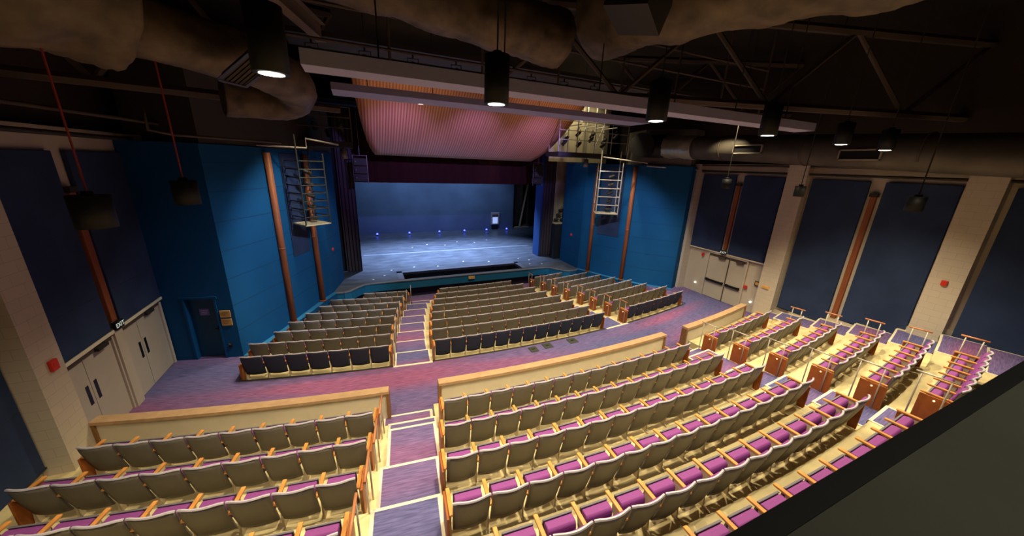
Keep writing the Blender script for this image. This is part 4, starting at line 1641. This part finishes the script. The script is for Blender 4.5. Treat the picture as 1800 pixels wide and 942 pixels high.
# lighting ladders in front of the splayed walls
def ladder(x, y, w_, d_, z0, z1, rz, label, m, side, n=6):
    root = thing('lighting_ladder', label, 'ladder', (x, y, 0), rz)
    for i, (px, py) in enumerate(((-w_ / 2, -d_ / 2), (w_ / 2, -d_ / 2), (w_ / 2, d_ / 2), (-w_ / 2, d_ / 2))):
        bm = B()
        tube(bm, [(px, py, z0), (px, py, z1 + (0.6 if i in (0, 2) else 0))], 0.028, 6)
        obj('post', bm, m, root)
    for k in range(1, n):
        z = z0 + (z1 - z0) * k / n
        bm = B()
        tube(bm, [(-w_ / 2, -d_ / 2, z), (w_ / 2, -d_ / 2, z)], 0.022, 6)
        tube(bm, [(w_ / 2, -d_ / 2, z), (w_ / 2, d_ / 2, z)], 0.022, 6)
        tube(bm, [(-w_ / 2, d_ / 2, z), (-w_ / 2, -d_ / 2, z)], 0.022, 6)
        obj('rung', bm, m, root)
    bm = B()
    box(bm, -w_ / 2 - 0.02, w_ / 2 + 0.02, -d_ / 2 - 0.02, d_ / 2 + 0.02, z0 - 0.04, z0)
    obj('platform', bm, mat('platform_ply', (0.55, 0.48, 0.33), 0.6), root)
    M_ = Matrix.Translation((x, y, 0)) @ Matrix.Rotation(rz, 4, 'Z')
    for k in range(1, 6):
        z = z0 + (z1 - z0) * (k / 6) - 0.26
        if z < z0 + 0.1:
            z = z0 + 0.22
        p = M_ @ Vector((w_ * 0.12, d_ * 0.05, z))
        stage_light(p, (0.0, 22, 1.5), 'small black stage light, %s from bottom of the %s lighting ladder' % (ORD[k - 1], side), 'lights on the %s lighting ladder' % side, 0.26, None, 0.85)


ladder(-7.12, 15.3, 0.95, 0.95, 3.75, 6.35, 0.62, 'dark steel lighting ladder with platform on the left', M_DARK, 'left', 9)
ladder(7.05, 15.2, 1.15, 0.8, 3.88, 6.5, -0.5, 'grey steel lighting ladder with platform on the right', M_STEEL, 'right')


# catwalks at both sides
def catwalk(x0, x1, y0, y1, z, h, label, m):
    root = thing('catwalk', label, 'catwalk')
    bm = B()
    box(bm, x0, x1, y0, y1, z - 0.22, z)
    obj('deck', bm, M_DARK, root)
    n = max(3, int(abs(x1 - x0) / 0.9))
    for i in range(n + 1):
        x = x0 + (x1 - x0) * i / n
        bm = B()
        tube(bm, [(x, y0, z), (x, y0, z + h)], 0.022, 6)
        obj('rail_post', bm, m, root)
    for q in (0.4, 0.7, 1.0):
        bm = B()
        tube(bm, [(x0, y0, z + h * q), (x1, y0, z + h * q)], 0.02, 6)
        obj('rail', bm, m, root)


catwalk(4.2, 8.6, 15.9, 17.2, 6.95, 1.5, 'dark catwalk with steel railings right of the canopy', M_STEEL)
CWR = [o for o in C.objects if o.name.startswith('catwalk')][0]
for i in range(7):
    x = 4.6 + 0.6 * i
    bm = B()
    tube(bm, [(x, 17.6, 6.9), (x, 17.6, 10.2)], 0.035, 6)
    if i % 2:
        tube(bm, [(x, 17.6, 7.2), (x + 0.6, 17.6, 8.6)], 0.03, 6)
    tube(bm, [(x, 17.6, 8.4), (x, 16.4, 8.4)], 0.025, 6)
    obj('pipe_frame', bm, M_STEEL, CWR)
catwalk(-8.6, -5.4, 16.2, 17.4, 6.85, 1.3, 'dark catwalk with railings left of the canopy', M_DARKB)
bm = B()
box(bm, 5.2, 9.4, 18.6, 18.7, 6.5, 10.4)
struct('wall_gallery', bm, M_WINGW, 'lit beige wall behind the right catwalk', 'wall')
spot((6.6, 17.0, 10.0), (7.0, 18.6, 7.4), 260, 130, (1, 0.88, 0.55), 0.6)
for i in range(9):
    x = 4.9 + 0.42 * i
    stage_light((x, 16.5 + 0.5 * (i % 2), 7.45 + 0.25 * (i % 3)), (x - 1.5, 22, 3), 'stage light on right catwalk, %s from the left' % ORD[i], 'stage lights on the right catwalk', 0.3)
for i in range(6):
    x = -8.2 + 0.48 * i
    stage_light((x, 16.8, 7.2 + 0.25 * (i % 2)), (x + 1.0, 22, 3), 'stage light on left catwalk, %s from the left' % ORD[i], 'stage lights on the left catwalk', 0.3)
for i in range(6):
    stage_light((6.9 + 0.16 * i, 20.0, 2.75 + 0.32 * (i % 3)), (5, 24, 2), 'stage light stored in right wing gap, %s from the left' % ORD[i], 'stage lights in the right wing gap', 0.25)
# big cans hanging by the canopy corners
for x, y, z, lb in ((-5.75, 16.4, 6.4, 'left'), (6.1, 16.1, 6.45, 'right')):
    root = thing('can_light', 'pale cylindrical can light hanging beside the %s lighting ladder' % lb, 'stage light', (x, y, z))
    bm = B()
    tube(bm, [(0, 0, -0.22), (0, 0, 0.2)], [0.13, 0.11], 14)
    obj('can', bm, M_GREYM, root)
    bm = B()
    tube(bm, [(0, 0, 0.2), (0, 0, 0.3)], 0.02, 6)
    obj('bracket', bm, M_DARK, root)
# front of house catwalk between the beams: pipe grid with instruments
root = thing('catwalk', 'dark lighting bridge above the near lavender beam', 'catwalk')
bm = B()
box(bm, -6.5, 7.5, 9.4, 10.4, 8.7, 8.8)
obj('deck', bm, M_DARK, root)
for q, z in ((8.3, 8.35), (8.3, 8.95), (8.3, 9.5)):
    bm = B()
    tube(bm, [(-6.5, q, z), (7.5, q, z)], 0.03, 6)
    obj('rail', bm, M_DARKB, root)
for i in range(8):
    bm = B()
    x = -6.5 + 2.0 * i
    tube(bm, [(x, 8.3, 8.0), (x, 8.3, 10.9)], 0.03, 6)
    obj('rail_post', bm, M_DARKB, root)
for i in range(14):
    x = -5.9 + 0.93 * i
    stage_light((x, 8.3, 8.05), (x * 0.6, 20, 2), 'dark stage light on the lighting bridge, %s from the left' % ORD[i], 'stage lights on the lighting bridge', 0.3, M_DARK)

# ------------------------------------------------------------------ booth ledge at the camera
root = thing('booth_ledge', 'dark grey booth ledge with a black front rail at lower right', 'ledge')
bm = B()
box(bm, -10.9, 6.5, -1.4, 0.195, 5.35, 5.6)
obj('top', bm, M_BOOTH, root)
bm = B()
box(bm, -10.9, 6.5, 0.195, 0.235, 5.3, 5.604)
obj('front_rail', bm, M_BLACK, root)
bm = B()
box(bm, -11, 11, -1.2, -0.9, -1, 5.3)
struct('wall_booth', bm, M_DARKB, 'dark wall under the booth ledge', 'wall')
